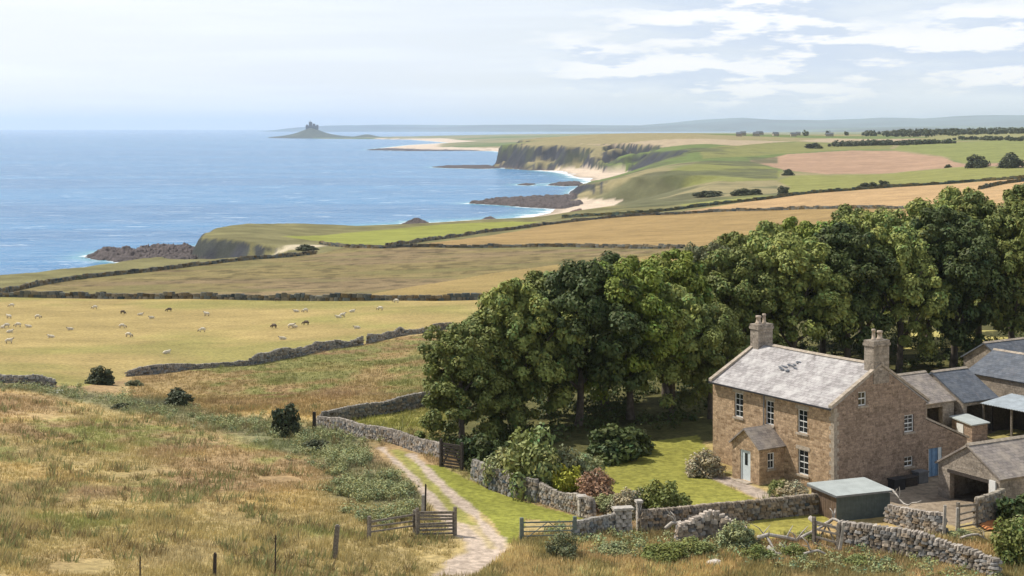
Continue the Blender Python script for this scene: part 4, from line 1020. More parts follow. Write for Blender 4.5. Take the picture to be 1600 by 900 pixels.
# metal field gate by the track
pA = ground(815, 848); pB = ground(898, 846)
def field_gate(a, b, h, bars, label, mat, thick=.06, diag=True, lift=.12, posts=True, name='field_gate', rngs=0, postmat=None, pw=.18):
    rr = random.Random(rngs)
    za, zb = zat(*a), zat(*b); o = empty(name, (a[0], a[1], za), math.atan2(b[1] - a[1], b[0] - a[0])); tag(o, label, 'gate')
    Lg = math.hypot(b[0] - a[0], b[1] - a[1]); dz = zb - za
    mb = MB()
    for i in range(bars):
        z = lift + (h - lift) * i / (bars - 1); w = lambda: rr.uniform(-.05, .05) if rngs else 0
        mb.beam((.1, 0, z + w()), (Lg - .1, 0, z + dz + w()), thick, thick * (1.6 if i == bars - 1 else 1.2))
    mb.beam((.1, .01, lift - .04), (.1, .01, h + .03), thick * 1.1); mb.beam((Lg - .1, .01, lift + dz - .04), (Lg - .1, .01, h + dz + .03), thick * 1.1)
    if diag: mb.beam((.12, .05, lift), (Lg * .5, .05, h + dz / 2), thick * .8); mb.beam((Lg * .5, .05, h + dz / 2), (Lg - .12, .05, lift + dz), thick * .8)
    mb.build('rails', M[mat], o)
    if posts:
        for x, d in ((0, 0), (Lg, dz)):
            mb = MB(); mb.beam((x, 0, d - .3), (x, 0, d + h + .28), pw, pw, 0, .92); mb.build('post', M[postmat or mat], o)
    return o
field_gate(pA, pB, 1.15, 5, 'grey green metal field gate standing open beside the track bend', 'gate_metal', .05, postmat='gate_metal', pw=.22)
field_gate(ground(652, 838), ground(711, 836), 1.35, 7, 'rustic hurdle gate of wavy weathered rails beside the track', 'wood', .09, False, .1, True, 'hurdle_gate', 5)
field_gate(ground(577, 845), ground(648, 834), 1.1, 3, 'leaning two rail wooden fence in the long grass left of the hurdle gate', 'wood', .07, False, .45, True, 'rail_fence', 6)
field_gate(ground(689, 729), ground(722, 735), 1.7, 8, 'dark upright wooden gate under the tree edge at the end of the pale wall', 'darkwood', .1, True, .1, True, 'field_gate', 8)
field_gate(ground(1497, 829), ground(1527, 823), 1.4, 4, 'small farm gate with pale top rail in front of the garage', 'wood', .08, False, .2, True, 'field_gate', 9)
field_gate(ground(1272, 855), ground(1311, 865), 1.45, 4, 'broken wooden gate with leaning posts at the boulder wall end', 'wood', .09, True, .2, True, 'field_gate', 10)
post(491, 672, 1.5, .3, 'darkwood', 'gate_post', 'thick dark post at the corner where the two field walls meet')
post(522, 872, 1.7, .28, 'wood', 'fence_post', 'stout leaning old post in the long grass by the leaning fence', tilt=(.18, 0))
for k, (px, py, h_, lb) in enumerate([(335, 905, 1.2, 'thick short post at the bottom edge of the dry meadow'), (430, 898, 1.9, 'thin stake standing in the dry meadow nearest the leaning fence'), (219, 905, 1.0, 'short thin stake low in the dry meadow, left of the thick short post'), (660, 812, 1.5, 'pale post behind the hurdle gate'), (664, 806, 1.9, 'tall dark post carrying a round knob behind the hurdle gate')]):
    post(px, py, h_, (.16, .07, .06, .2, .12)[k], 'darkwood' if k != 3 else 'bleached', 'fence_post', lb, tilt=((.03, 0), (.02, 0), (0, 0), (.05, 0), (.05, 0))[k])
for k, (px, py, h_, lb) in enumerate([(1474, 840, 1.9, 'leaning pale post at the end of the whitish rubble wall'), (1495, 833, 1.5, 'post at the hinge side of the small farm gate'), (1310, 866, 1.8, 'leaning forked post where the boulder wall starts')]):
    post(px, py, h_, .17, 'bleached', 'fence_post', lb, tilt=((.1, 0), (.05, 0), (.3, .0))[k])
# fallen timber below the garden
def log(p, q, r, label, seed, lift=.25):
    a = Vector((*ground(*p), 0)); b = Vector((*ground(*q), 0)); rng = random.Random(seed); P = []; n = 9
    for i in range(n):
        v = a.lerp(b, i / (n - 1)); v.z = zat(v.x, v.y) + lift + rng.uniform(-.06, .1) + .25 * math.sin(i * .9 + seed); v.y += rng.uniform(-.1, .1); P.append(v)
    o = MB(); o.tube(P, [r * (1 - .6 * i / n) * rng.uniform(.85, 1.15) for i in range(n)], 8)
    for k in range(3):
        s = P[rng.randrange(2, n - 2)]; e = s + Vector((rng.uniform(-.8, .8), rng.uniform(-.3, .3), rng.uniform(.3, .9))); o.tube([s, s.lerp(e, .5) + Vector((.05, 0, .1)), e], [r * .45, r * .3, r * .12], 6)
    return tag(o.build('fallen_branch', M['bleached'], None, True), label, 'branch', 'bleached fallen timber')
log((1185, 862), (1300, 842), .13, 'long bleached trunk lying below the garden plot, upper one', 1, .6)
log((1200, 872), (1290, 878), .12, 'bleached trunk lying lowest, in the grass before the boulder wall', 2, .3)
log((1265, 838), (1325, 856), .14, 'bleached trunk slanting across the start of the boulder wall', 3, 1.1)
log((1175, 850), (1215, 868), .1, 'short bleached branch close to the brambles', 4, .5)
log((1040, 845), (1085, 850), .12, 'arched grey branch on the brambles below the garden wall', 5, .9)
log((1500, 850), (1575, 846), .08, 'straight pale pole lying on the grass beside the orange sheet', 6, .3)
log((1385, 803), (1440, 826), .07, 'bent pale pole resting on the whitish rubble wall', 7, 1.35)
# pale stone in the grass
def boulder(px, py, s, label, seed, mat='stones', col=(.55, .5, .44)):
    x, y = ground(px, py); bm = bmesh.new(); bmesh.ops.create_icosphere(bm, subdivisions=3, radius=1); rng = np.random.RandomState(seed)
    off = rng.rand(3) * 9
    for v in bm.verts:
        k = 1 + .5 * (float(vnoise(v.co.x * 1.6 + off[0], v.co.y * 1.6 + v.co.z * 1.3 + off[1], seed)) - .5); v.co *= k; v.co.z *= .62; v.co.x *= 1.2
        v.co *= s
    me = bpy.data.meshes.new('boulder'); bm.to_mesh(me); bm.free(); a = me.color_attributes.new('Col', 'FLOAT_COLOR', 'POINT'); a.data.foreach_set('color', np.tile([*col, 1], len(me.vertices)).astype(np.float32))
    return tag(link('boulder', me, M[mat], None, (x, y, zat(x, y) + s * .2)), label, 'rock', 'pale boulders')
boulder(1117, 883, .42, 'round pale boulder in the grass below the brambles', 1)
boulder(72 + 18, 614, .45, 'whitish stone in the scrub beneath the sheep field wall', 2, col=(.7, .68, .62))

# ------------------------------------------------------------------ foliage
def leaf_quads(C, Rr, n, size, rng, squash=.85, jit=.55, shell=(.72, 1.06), up=.0):
    C = np.asarray(C, float); k = len(C); Rr = np.broadcast_to(np.asarray(Rr, float), (k,))
    d = rng.normal(size=(k, n, 3)); d[..., 2] = d[..., 2] + up; d /= np.linalg.norm(d, axis=2, keepdims=True)
    r = rng.uniform(shell[0], shell[1], (k, n, 1)) * Rr[:, None, None]
    p = C[:, None] + d * r * [1, 1, squash]
    nr_ = d + rng.normal(size=d.shape) * jit; nr_[..., 2] += up * 2.6; nr_ /= np.linalg.norm(nr_, axis=2, keepdims=True)
    t = np.cross(nr_, rng.normal(size=d.shape)); t /= np.linalg.norm(t, axis=2, keepdims=True); bt = np.cross(nr_, t)
    s = size * rng.uniform(.6, 1.35, (k, n, 1)) / 2
    p, t, bt, s, nr_ = [v.reshape(-1, v.shape[-1]) for v in (p, t, bt, s, nr_)]
    V = np.stack([p - t * s * 1.15, p - bt * s * .7 + nr_ * s * .2, p + t * s * 1.15, p + bt * s * .7 + nr_ * s * .2], 1)
    cl = np.repeat(np.arange(k), n)
    return V.reshape(-1, 3), cl
def leaf_mesh(name, V, cl, rng, k, base=(1, 1, 1), var=.28, hue=.12):
    n = len(V) // 4
    g = 1 + rng.normal(size=n) * var * .6; cg = 1 + (rng.rand(k) - .5) * var * 1.6; g = np.clip(g * cg[cl], .35, 1.9)
    hu = rng.normal(size=n) * hue + (rng.rand(k) - .5)[cl] * hue * 2
    c = np.stack([base[0] * g * (1 + hu), base[1] * g, base[2] * g * (1 - hu)], 1).clip(.003, 1)
    return npmesh(name, V, np.arange(n * 4).reshape(-1, 4), np.repeat(c, 4, 0))
def crown_mesh(seed, nl=13, ncl=10, nleaf=190, size=.31, low=.31):
    """crown of unit: radius about 5, from z=low*12 to 12"""
    rng = np.random.RandomState(seed); lobes = []
    for i in range(nl):
        f = i / (nl - 1); z = 12 * (low + (.86 - low) * f ** .75) + rng.uniform(-.5, .5)
        rr = 5 * math.sin(math.pi * min(.95, .30 + .60 * f)) ** .9 * rng.uniform(.45, .82); a = i * 2.4 + rng.uniform(-.4, .4)
        lobes.append((rr * math.cos(a), rr * math.sin(a), z, rng.uniform(1.6, 2.6)))
    lobes.append((0, 0, 7.6, 3.0)); lobes.append((rng.uniform(-1, 1), rng.uniform(-1.2, 1.2), 9.7, 2.1))
    C = []; Rr = []
    for (x, y, z, r) in lobes:
        m = int(ncl * (r / 1.9) ** 2)
        d = rng.normal(size=(m, 3)); d[:, 2] += .35; d /= np.linalg.norm(d, axis=1, keepdims=True)
        C.append(np.array([x, y, z]) + d * r * [.95, .95, .75]); Rr.append(rng.uniform(.5, 1.0, m))
    C = np.concatenate(C); Rr = np.concatenate(Rr)
    V, cl = leaf_quads(C, Rr, nleaf, size, rng, .72, .42, (.6, 1.08), .28)
    return leaf_mesh('crown', V, cl, rng, len(C))
def trunk_mesh(seed):
    rng = random.Random(seed); mb = MB(); b = Vector((rng.uniform(-.3, .3), rng.uniform(-.3, .3), 0))
    mb.tube([(0, 0, -.5), (0, 0, .1), b * .2 + Vector((0, 0, 1)), b * .5 + Vector((0, 0, 3)), b + Vector((0, 0, 5.5)), b * 1.2 + Vector((0, 0, 9))], [.55, .42, .33, .29, .22, .08], 10)
    for i in range(8):
        a = i * 2.4 + rng.uniform(-.3, .3); z0 = 2.6 + i * .55; s = Vector((b.x * z0 / 6, b.y * z0 / 6, z0)); e = Vector((math.cos(a), math.sin(a), 0)) * rng.uniform(2.2, 3.6) + Vector((0, 0, z0 + rng.uniform(1.6, 3.2)))
        m_ = s.lerp(e, .5) + Vector((0, 0, -.25)); mb.tube([s, m_, e], [.16, .11, .04], 6)
        e2 = m_ + Vector((math.cos(a + .8), math.sin(a + .8), .9)) * 1.4; mb.tube([m_, e2], [.07, .025], 5)
    o = mb.build('trunk', M['bark'], None, True); me = o.data; bpy.data.objects.remove(o); return me
def leafmat(name, col, var=.15, trans=.09):
    m = attrmat(name, .6, .22, .35, var, 0, trans, col); return m
LM = {'dark': leafmat('leaves_dark_green', (.085, .112, .033)), 'mid': leafmat('leaves_mid_green', (.185, .21, .055)), 'bright': leafmat('leaves_bright_green', (.23, .28, .05)),
      'yellow': leafmat('leaves_flowering_yellow_green', (.30, .335, .09)), 'grey': leafmat('leaves_grey_brown', (.20, .205, .10)), 'far': leafmat('leaves_far', (.075, .088, .042)),
      'gold': leafmat('leaves_golden', (.42, .42, .05)), 'red': leafmat('leaves_reddish', (.40, .24, .15)), 'pinkish': leafmat('leaves_pale_pinkish', (.46, .39, .25)), 'sage': leafmat('leaves_sage', (.34, .36, .17)), 'pale': leafmat('leaves_pale_green', (.27, .30, .10))}
CR = [crown_mesh(100 + i) for i in range(5)]; CRL = [crown_mesh(120 + i, 15, 10, 190, .31, .10) for i in range(2)]
TK = [trunk_mesh(i) for i in range(4)]
def set_mat(o, m):
    if not o.data.materials: o.data.materials.append(m)
    o.material_slots[0].link = 'OBJECT'; o.material_slots[0].material = m
def tree(px, py, h, r, v, mat, label, low=False, group='broadleaf trees of the wood behind the farmhouse', Y=None, rot=None, z=None, name='broadleaf_tree'):
    if Y is None: x, y = flatpt(px, 24 * F / (py - HY)) if z is None else ground(px, py)
    else: x, y = flatpt(px, Y)
    zz = zat(x, y)
    o = empty(name, (x, y, zz), rot if rot is not None else (v * 1.7 + px * .37) % 6.28); o.scale = (r / 5, r / 5, h / 12)
    tag(o, label, 'tree', group)
    c = link('crown', (CRL if low else CR)[v % (2 if low else 5)], None, o); set_mat(c, LM[mat])
    t = link('trunk', TK[v % 4], None, o); 
    return o
# front row, beside the lawn
tree(722, 684, 9.6, 3.7, 0, 'mid', 'low spreading tree with foliage down to the grass at the outer end of the wood', True)
tree(772, 668, 10.6, 3.9, 1, 'mid', 'tree second from the outer end of the wood, above the dark gate', True)
tree(815, 668, 12.0, 4.3, 0, 'yellow', 'tall yellowish tree behind the pale green garden bush')
tree(905, 662, 13.0, 4.7, 1, 'dark', 'tall dark tree with a bare trunk seen over the lawn')
tree(985, 655, 13.0, 4.5, 2, 'bright', 'bright green topped tree behind the far edge of the lawn')
tree(1050, 655, 10.6, 3.9, 3, 'yellow', 'shorter yellow green tree with thin leaning stems beside the lawn')
tree(1110, 655, 9.6, 3.2, 4, 'mid', 'small tree close behind the left corner of the farmhouse')
tree(860, 640, 12.4, 4.6, 4, 'mid', 'tree half hidden between the yellowish tree and the tall dark tree')
tree(945, 628, 12.8, 4.6, 3, 'dark', 'dark tree behind the bare trunk, second row')
tree(1040, 615, 12.9, 4.6, 0, 'bright', 'leafy bright tree rising behind the shorter yellow green tree')
tree(1098, 572, 12.8, 3.4, 2, 'grey', 'thin greyish brown tree between the two groups of green crowns')
# behind the house
tree(1165, 598, 12.6, 4.7, 1, 'mid', 'tree directly above the house chimney nearest the lawn')
tree(1240, 592, 13.8, 5.2, 2, 'yellow', 'broad yellow crowned tree above the middle of the house roof')
tree(1325, 585, 14.2, 5.2, 3, 'dark', 'dark broad tree above the gable chimney')
tree(1405, 580, 14.6, 5.0, 4, 'yellow', 'large yellowish tree above the pinkish slated outbuilding')
tree(1490, 574, 15.6, 5.3, 0, 'dark', 'tall dark tree with open trunks above the blue slated cart bay')
tree(1580, 568, 16.2, 5.3, 1, 'mid', 'tall tree above the long stone barn')
tree(1665, 566, 16.4, 5.4, 2, 'dark', 'tree beyond the long barn, cut by the picture edge')
tree(1140, 562, 13.6, 4.8, 0, 'mid', 'second row tree behind the crown nearest the lawn chimney')
tree(1205, 556, 14.2, 4.8, 3, 'yellow', 'second row tree, first of the flowering crowns')
tree(1285, 550, 14.8, 4.9, 4, 'bright', 'second row bright green tree against the golden field')
tree(1372, 545, 15.2, 5.2, 1, 'yellow', 'second row tree with a flat flowering top above the dark trees')
tree(1450, 541, 16.2, 5.2, 2, 'yellow', 'second row tree touching the pale stubble field')
tree(1530, 538, 16.4, 5.2, 3, 'mid', 'second row tree above the tall dark tree with open trunks')
tree(1612, 534, 16.4, 5.4, 4, 'bright', 'second row tree in the upper corner of the wood')
tree(1240, 528, 14.6, 5.0, 0, 'bright', 'back row tree at the low end of the crown line')
tree(1345, 520, 15.6, 5.0, 2, 'mid', 'back row tree in the middle of the crown line')
tree(1500, 510, 17.2, 5.2, 1, 'yellow', 'back row tree standing highest along the crown line')
tree(1600, 508, 17.2, 5.2, 3, 'mid', 'back row tree highest at the picture edge')

def bush_mesh(seed, n=26, nleaf=110, size=.16, up=.3):
    """unit bush: radius 1, height 1.6"""
    rng = np.random.RandomState(seed); d = rng.normal(size=(n, 3)); d /= np.linalg.norm(d, axis=1, keepdims=True); d[:, 2] = np.abs(d[:, 2])
    C = d * rng.uniform(.35, .8, (n, 1)) * [1, 1, 1.25] + [0, 0, .1]; Rr = rng.uniform(.2, .38, n)
    V, cl = leaf_quads(C, Rr, nleaf, size, rng, .9, .6, (.5, 1.1), .2)
    return leaf_mesh('foliage', V, cl, rng, n)
BM = [bush_mesh(200 + i) for i in range(4)]
BF = [bush_mesh(210 + i, 34, 190, .10) for i in range(3)]
def bush(px, py, r, h, v, mat, label, fine=False, group=None, cat='bush', name='bush', pos=None):
    x, y = pos or ground(px, py)
    if group == 'garden bushes': r *= 1.2; h *= 1.25
    o = link(name, (BF if fine else BM)[v % (3 if fine else 4)], None, None, (x, y, zat(x, y) - .05), v * 1.3 + px); set_mat(o, LM[mat]); o.scale = (r, r, h / 1.6)
    return tag(o, label, cat, group)
gb = 'garden bushes'
bush(838, 770, 2.3, 4.6, 0, 'pale', 'tall pale green bush between the track verge and the lawn', True, gb)
bush(800, 762, 1.7, 3.2, 1, 'sage', 'sage green bush joined to the tall pale bush, towards the dark gate', True, gb)
bush(880, 768, 1.7, 3.0, 2, 'grey', 'greyish bush between the tall pale bush and the golden shrub', True, gb)
bush(917, 752, 1.3, 2.0, 0, 'sage', 'round grey green bush at the corner of the sunny lawn', True, gb)
bush(768, 738, 1.6, 2.6, 1, 'dark', 'dark bush in the shade beside the dark gate', False, gb)
bush(742, 728, 1.4, 2.4, 2, 'dark', 'dark bush under the low spreading tree', False, gb)
bush(887, 778, 1.4, 2.5, 1, 'gold', 'golden green rounded shrub', True, gb)
bush(932, 785, 1.4, 2.15, 2, 'red', 'reddish brown rounded shrub next to the golden shrub', True, gb)
bush(912, 800, .9, 1.2, 0, 'red', 'small russet shrub spilling over the garden wall', True, gb)
bush(950, 800, 1.0, 1.3, 1, 'sage', 'small sage shrub behind the pale stone pier', True, gb)
bush(980, 805, 1.2, 1.7, 2, 'pinkish', 'pale pinkish flowering shrub between the pier and the dark green bush', True, gb)
bush(1005, 800, .9, 1.6, 0, 'pinkish', 'small pinkish shrub touching the dark green bush', True, gb)
bush(1038, 808, 1.65, 2.6, 1, 'mid', 'big dark green bush behind the long garden wall', True, gb)
bush(1100, 742, 1.35, 1.8, 2, 'pinkish', 'pale flowering bush at the front corner of the farmhouse', True, gb)
bush(1240, 778, 1.2, 1.2, 0, 'pinkish', 'low pale shrub under the ground floor window', True, gb)
bush(1218, 774, .7, 1.3, 1, 'pale', 'small leafy shrub in the corner beside the porch', True, gb)
bush(955, 718, 2.0, 2.4, 0, 'dark', 'dark rhododendron at the shaded edge of the lawn', False, gb)
bush(990, 706, 1.8, 2.0, 1, 'dark', 'dark rhododendron behind the lawn, nearer the house', False, gb)
bush(1590, 800 + 22, 1.3, 2.0, 2, 'dark', 'dark bush against the side wall of the garage', False, gb)
bush(1588, 880, 1.5, 2.7, 3, 'mid', 'dark green bush in the lower corner at the picture edge', True, gb)
bush(1596, 860, 1.3, 2.2, 1, 'sage', 'greyish bush just behind the dark green corner bush', True, gb)
mb_ = 'bushes scattered in the rough pasture'
bush(160, 601, 1.75, 2.6, 0, 'far', 'round dark bush standing alone beside the sheep field', False, mb_)
bush(277, 632, 1.7, 2.0, 1, 'far', 'wide dark bush in the scrub belt', False, mb_)
bush(447, 681, 1.5, 3.4, 2, 'far', 'tall dark bush in front of the pale topped wall', False, mb_)
bush(188, 640, .9, .9, 3, 'far', 'small dark bush at the end of the scrub belt, lower', False, mb_)
bush(210, 603, 1.2, .9, 1, 'grey', 'low grey bush next to the round dark bush', False, mb_)
bush(495, 702, 1.2, 1.1, 3, 'far', 'low dark bush between the tall dark bush and the track', False, mb_)
bush(117, 694, .7, .45, 0, 'mid', 'tiny green bush alone high in the dry meadow', False, mb_)
rs = random.Random(5)
for k, (px, py, r, h_, mt, lb) in enumerate([(880, 872, 1.1, 1.9, 'grey', 'dark brown thistle clump in front of the metal gate'), (1040, 876, 1.6, 1.5, 'mid', 'green bramble bush in the middle of the lower bank'), (1150, 858, 1.4, 2.1, 'sage', 'bramble bush climbing the tumbled wall'), (1185, 876, 1.1, 1.2, 'mid', 'bramble bush beside the bleached trunks'), (1085, 868, 1.3, 1.5, 'pale', 'pale bramble bush below the arched branch'), (960, 868, 1.2, 1.0, 'sage', 'low bramble bush under the white pillars'), (1240, 872, 1.0, 1.1, 'mid', 'green weeds between the bleached trunks'), (1440, 850, 1.1, .9, 'mid', 'green weeds behind the boulder wall'), (1340, 884, 1.0, .8, 'pale', 'pale weeds at the foot of the boulder wall near its start'), (1500, 842, 1.0, .8, 'sage', 'low weeds below the small farm gate'), (1410, 812, .7, .6, 'mid', 'small weed clump on the whitish rubble wall'), (1265, 846, 1.0, .8, 'pale', 'pale weeds between the garden plot and the broken wooden gate')]):
    bush(px, py, r, h_, k, mt, lb, True, 'brambles and weeds on the lower bank')
# distant single trees and hedgerow clumps
fars = [(1525, 262, 8.5, 11, 'round dark tree in the far stubble field, first of the pair'), (1578, 262, 9.5, 13, 'larger round dark tree of the far pair at the picture edge'), (1230, 274, 5, 6, 'small dark tree at the tip of the pink stubble field'), (1107, 307, 9, 5, 'dark hawthorn clump among the scrub, first of the row'), (1158, 305, 7, 5, 'dark hawthorn clump, second of the row'), (1180, 304, 6, 4.5, 'dark hawthorn clump, third of the row'), (1224, 303, 4, 6, 'single upright hawthorn at the end of the row'), (1352, 294, 5, 4.5, 'small dark tree in the green field, first of three'), (1366, 293, 4.5, 4, 'small dark tree in the green field, middle of three'), (1380, 292, 4, 5, 'small dark tree in the green field, last of three'), (1272, 232, 11, 8, 'dark tree clump beyond the pink stubble field'), (478, 391, 5, 3.2, 'dark gorse mound on the headland beside the sandy patch'), (117, 436, 3, 1.6, 'dark gorse mound on the cliff edge'), (1481, 262, 3, 3.5, 'tiny tree on the hedge line before the far pair')]
for k, (px, py, r, h_, lb) in enumerate(fars):
    x, y = ground(px, py); o = empty('hawthorn_tree' if h_ < 10 else 'field_tree', (x, y, zat(x, y) - .3), k); tag(o, lb, 'tree', 'lone trees in the far fields')
    c = link('crown', BM[k % 4], None, o); set_mat(c, LM['far']); c.scale = (r, r, h_ / 1.6)
    t = link('trunk', TK[k % 4], None, o); t.scale = (h_ / 14, h_ / 14, h_ / 14)
def clump_line(P, label, name, w, h_, n, seed, size=2.0, mat='far', tagkind='stuff'):
    rng = np.random.RandomState(seed); g = G(P); pts = resample(g, 1e9) if False else g; g = np.array(g); seg = np.r_[0, np.cumsum(np.hypot(*np.diff(g, axis=0).T))]
    s = rng.rand(n) * seg[-1]; x = np.interp(s, seg, g[:, 0]) + rng.normal(size=n) * w; y = np.interp(s, seg, g[:, 1]) + rng.normal(size=n) * w
    z = zfull(x, y); hh = h_ * rng.uniform(.5, 1.1, n); C = np.stack([x, y, z + hh * .45], 1)
    V, cl = leaf_quads(C, hh * .62, 46, size, rng, .9, .5, (.3, 1.05), .2)
    o = link(name, leaf_mesh(name, V, cl, rng, n), LM[mat]); tag(o, kind=tagkind); return o
clump_line([(1305, 229), (1360, 227), (1412, 227)], '', 'far_hedgerow_foliage', 9, 6, 120, 1, 2.4)
clump_line([(1412, 226), (1450, 225), (1490, 224)], '', 'far_hedgerow_foliage', 4, 5, 60, 2, 2.5)
clump_line([(1440, 213), (1480, 208), (1560, 207), (1640, 207)], '', 'far_wood_foliage', 60, 9, 260, 3, 4)
clump_line([(1500, 218), (1560, 219), (1600, 220)], '', 'far_hedgerow_foliage', 8, 5, 60, 4, 2.4)

# ------------------------------------------------------------------ scrub belt and grasses
def tuft_mesh(name, x, y, hgt, wid, nb, rng, cols, spread=.25, lean=.35):
    n = len(x); z = zfull(x, y)
    a = rng.uniform(0, 6.283, (n, nb)); r0 = rng.uniform(0, 1, (n, nb)) * spread
    bx_ = x[:, None] + np.cos(a) * r0; by_ = y[:, None] + np.sin(a) * r0; bz = np.broadcast_to(z[:, None], bx_.shape) - .03
    hh = hgt[:, None] * rng.uniform(.5, 1.15, (n, nb)); ln = hh * lean * rng.uniform(.2, 1.3, (n, nb))
    tx, ty = bx_ + np.cos(a) * ln + .08 * hh, by_ + np.sin(a) * ln; w = wid * rng.uniform(.6, 1.3, (n, nb)) / 2
    pa = rng.uniform(0, 3.14, (n, nb)); ux, uy = np.cos(pa) * w, np.sin(pa) * w
    mx_, my_ = (bx_ * .55 + tx * .45), (by_ * .55 + ty * .45)
    V = np.stack([np.stack([bx_ - ux, by_ - uy, bz], -1), np.stack([bx_ + ux, by_ + uy, bz], -1), np.stack([mx_ * .4 + tx * .6 + ux * .6, my_ * .4 + ty * .6 + uy * .6, bz + hh * .75], -1), np.stack([tx, ty, bz + hh], -1)], 2).reshape(-1, 3)
    m_ = n * nb; c = np.repeat(np.repeat(cols, nb, 0) * rng.uniform(.7, 1.35, (m_, 1)), 4, 0)
    return npmesh(name, V, np.arange(m_ * 4).reshape(-1, 4), c.clip(.01, .8))
rng = np.random.RandomState(3)
def scatter(n, ymin, ymax, umin, umax):
    y = ymin * (ymax / ymin) ** rng.rand(n); u = rng.uniform(umin, umax, n); return u * y, y
def on_bare(x, y):
    nz = np.zeros(len(x), bool)
    for k in ('lawn', 'verge', 'yard', 'plot', 'sheep'): nz |= inside(x, y, A[k])
    nz |= inside(x, y, TRACK_W); nz |= linedist(x, y, L_TRACK_L)[0] < .8; nz |= linedist(x, y, L_TRACK_R)[0] < .8; nz |= linedist(x, y, G_MID)[0] < 1.4
    lx = (x - HX) * cz + (y - HYY) * sz; ly = -(x - HX) * sz + (y - HYY) * cz
    nz |= (lx > -4) & (lx < 30) & (ly > -3) & (ly < 20)
    nz |= inside(x, y, A['wood'])
    nz |= (x > 17) & (y > 86.5)
    return nz
x, y = scatter(62000, 66, 150, -.42, .42); k = ~on_bare(x, y); x, y = x[k], y[k]
dens = fbm(x / 5, y / 5, 77, 3); k = dens > .30; x, y, dens = x[k], y[k], dens[k]
xm_, ym_ = scatter(26000, 125, 245, -.30, .02); k = inside(xm_, ym_, A['rough_mid']) | inside(xm_, ym_, A['rough_patch']); x = np.r_[x, xm_[k]]; y = np.r_[y, ym_[k]]; dens = np.r_[dens, fbm(xm_[k] / 5, ym_[k] / 5, 78, 3)]
cc = colour(x, y) * 1.35
mixr = (fbm(x / 6, y / 6, 91, 3)[:, None] > .56); cc = np.where(mixr, cc * np.array([1.12, 1.12, 1.3]), cc) * np.array([.97, 1.04, 1.06])
hg = .16 + .42 * sstep(dens, .45, .8) * rng.rand(len(x)) + .1 * rng.rand(len(x))
me = tuft_mesh('dry_grass', x, y, hg, .05, 7, rng, cc, .3); tag(link('dry_grass', me, M['grass_blades']), kind='stuff')
# weeds and dark seed heads on the lower bank and meadow
x, y = scatter(9000, 68, 140, -.42, .42); k = ~on_bare(x, y) & (fbm(x / 3.2, y / 3.2, 55, 3) > .53); x, y = x[k], y[k]
cc = np.where((rng.rand(len(x)) < .55)[:, None], C3(.27, .28, .12), C3(.31, .24, .12)) * np.ones((len(x), 3))
me = tuft_mesh('weeds', x, y, .3 + .4 * rng.rand(len(x)), .07, 12, rng, cc, .35, .5); tag(link('weeds', me, M['grass_blades']), kind='stuff')
# lower bank: denser and taller
x, y = scatter(26000, 76, 86, -.03, .38); k = ~on_bare(x, y); x, y = x[k], y[k]
cc = colour(x, y) * np.where((fbm(x / 2.2, y / 2.2, 31, 3) > .52)[:, None], C3(1.1, 1.2, 1.15), C3(1.65, 1.65, 1.75))
me = tuft_mesh('bank_grass', x, y, .16 + .34 * rng.rand(len(x)), .055, 7, rng, cc, .3); tag(link('bank_grass', me, M['grass_blades']), kind='stuff')
# scrub: reeds and nettles belt, and the tall patch by the track
g = np.array(L_SCRUB); seg = np.r_[0, np.cumsum(np.hypot(*np.diff(g, axis=0).T))]
n = 560; s = rng.rand(n) ** .85 * seg[-1]; x = np.interp(s, seg, g[:, 0]) + rng.normal(size=n) * 2.0; y = np.interp(s, seg, g[:, 1]) + rng.normal(size=n) * 2.4
pp = G([(505, 700), (560, 705), (610, 735), (655, 780), (650, 815), (600, 830), (530, 800), (520, 740)])
x2 = rng.uniform(min(p[0] for p in pp), max(p[0] for p in pp), 1500); y2 = rng.uniform(min(p[1] for p in pp), max(p[1] for p in pp), 1500); k = inside(x2, y2, pp); 
x = np.r_[x, x2[k]]; y = np.r_[y, y2[k]]; k = ~on_bare(x, y) & (fbm(x / 3, y / 3, 8, 2) > .45); x, y = x[k], y[k]; z = zfull(x, y)
hh = rng.uniform(.25, .62, len(x)); V, cl = leaf_quads(np.stack([x, y, z + hh * .5], 1), hh, 90, .115, rng, .95, .9, (.2, 1.1), .3)
tag(link('scrub_foliage', leaf_mesh('scrub_foliage', V, cl, rng, len(x), (1.05, 1, .95), .35, .14), LM['sage']), kind='stuff')
# undergrowth on the lower bank
x = rng.uniform(2, 32, 1500); y = rng.uniform(77, 90, 1500); px_ = CX + F * x / y; py_ = HY + F * 24 / y
band = np.interp(px_, [850, 950, 1100, 1200, 1300, 1560], [850, 858, 868, 873, 880, 905]); k = (np.abs(py_ - band) < 22 * rng.rand(1500) + 3) & (px_ > 850) & (px_ < 1560); x, y = x[k], y[k]; z = zfull(x, y)
hh = rng.uniform(.2, .5, len(x)); V, cl = leaf_quads(np.stack([x, y, z + hh * .5], 1), hh, 70, .13, rng, .95, .9, (.2, 1.1), .3)
tag(link('undergrowth', leaf_mesh('undergrowth', V, cl, rng, len(x), (1, 1, 1), .4, .2), LM['sage']), kind='stuff')
# woodland floor cover
x = rng.uniform(-8, 60, 900); y = rng.uniform(112, 175, 900); k = inside(x, y, A['wood']); lx = (x - HX) * cz + (y - HYY) * sz; ly = -(x - HX) * sz + (y - HYY) * cz
k &= ~((lx > -5) & (lx < 32) & (ly > -2) & (ly < 22)); x, y = x[k], y[k]; z = zfull(x, y); hh = rng.uniform(.4, 1.1, len(x))
V, cl = leaf_quads(np.stack([x, y, z + hh * .4], 1), hh, 60, .25, rng, .9, .9, (.2, 1.1), .3)
tag(link('woodland_undergrowth', leaf_mesh('woodland_undergrowth', V, cl, rng, len(x)), LM['dark']), kind='stuff')

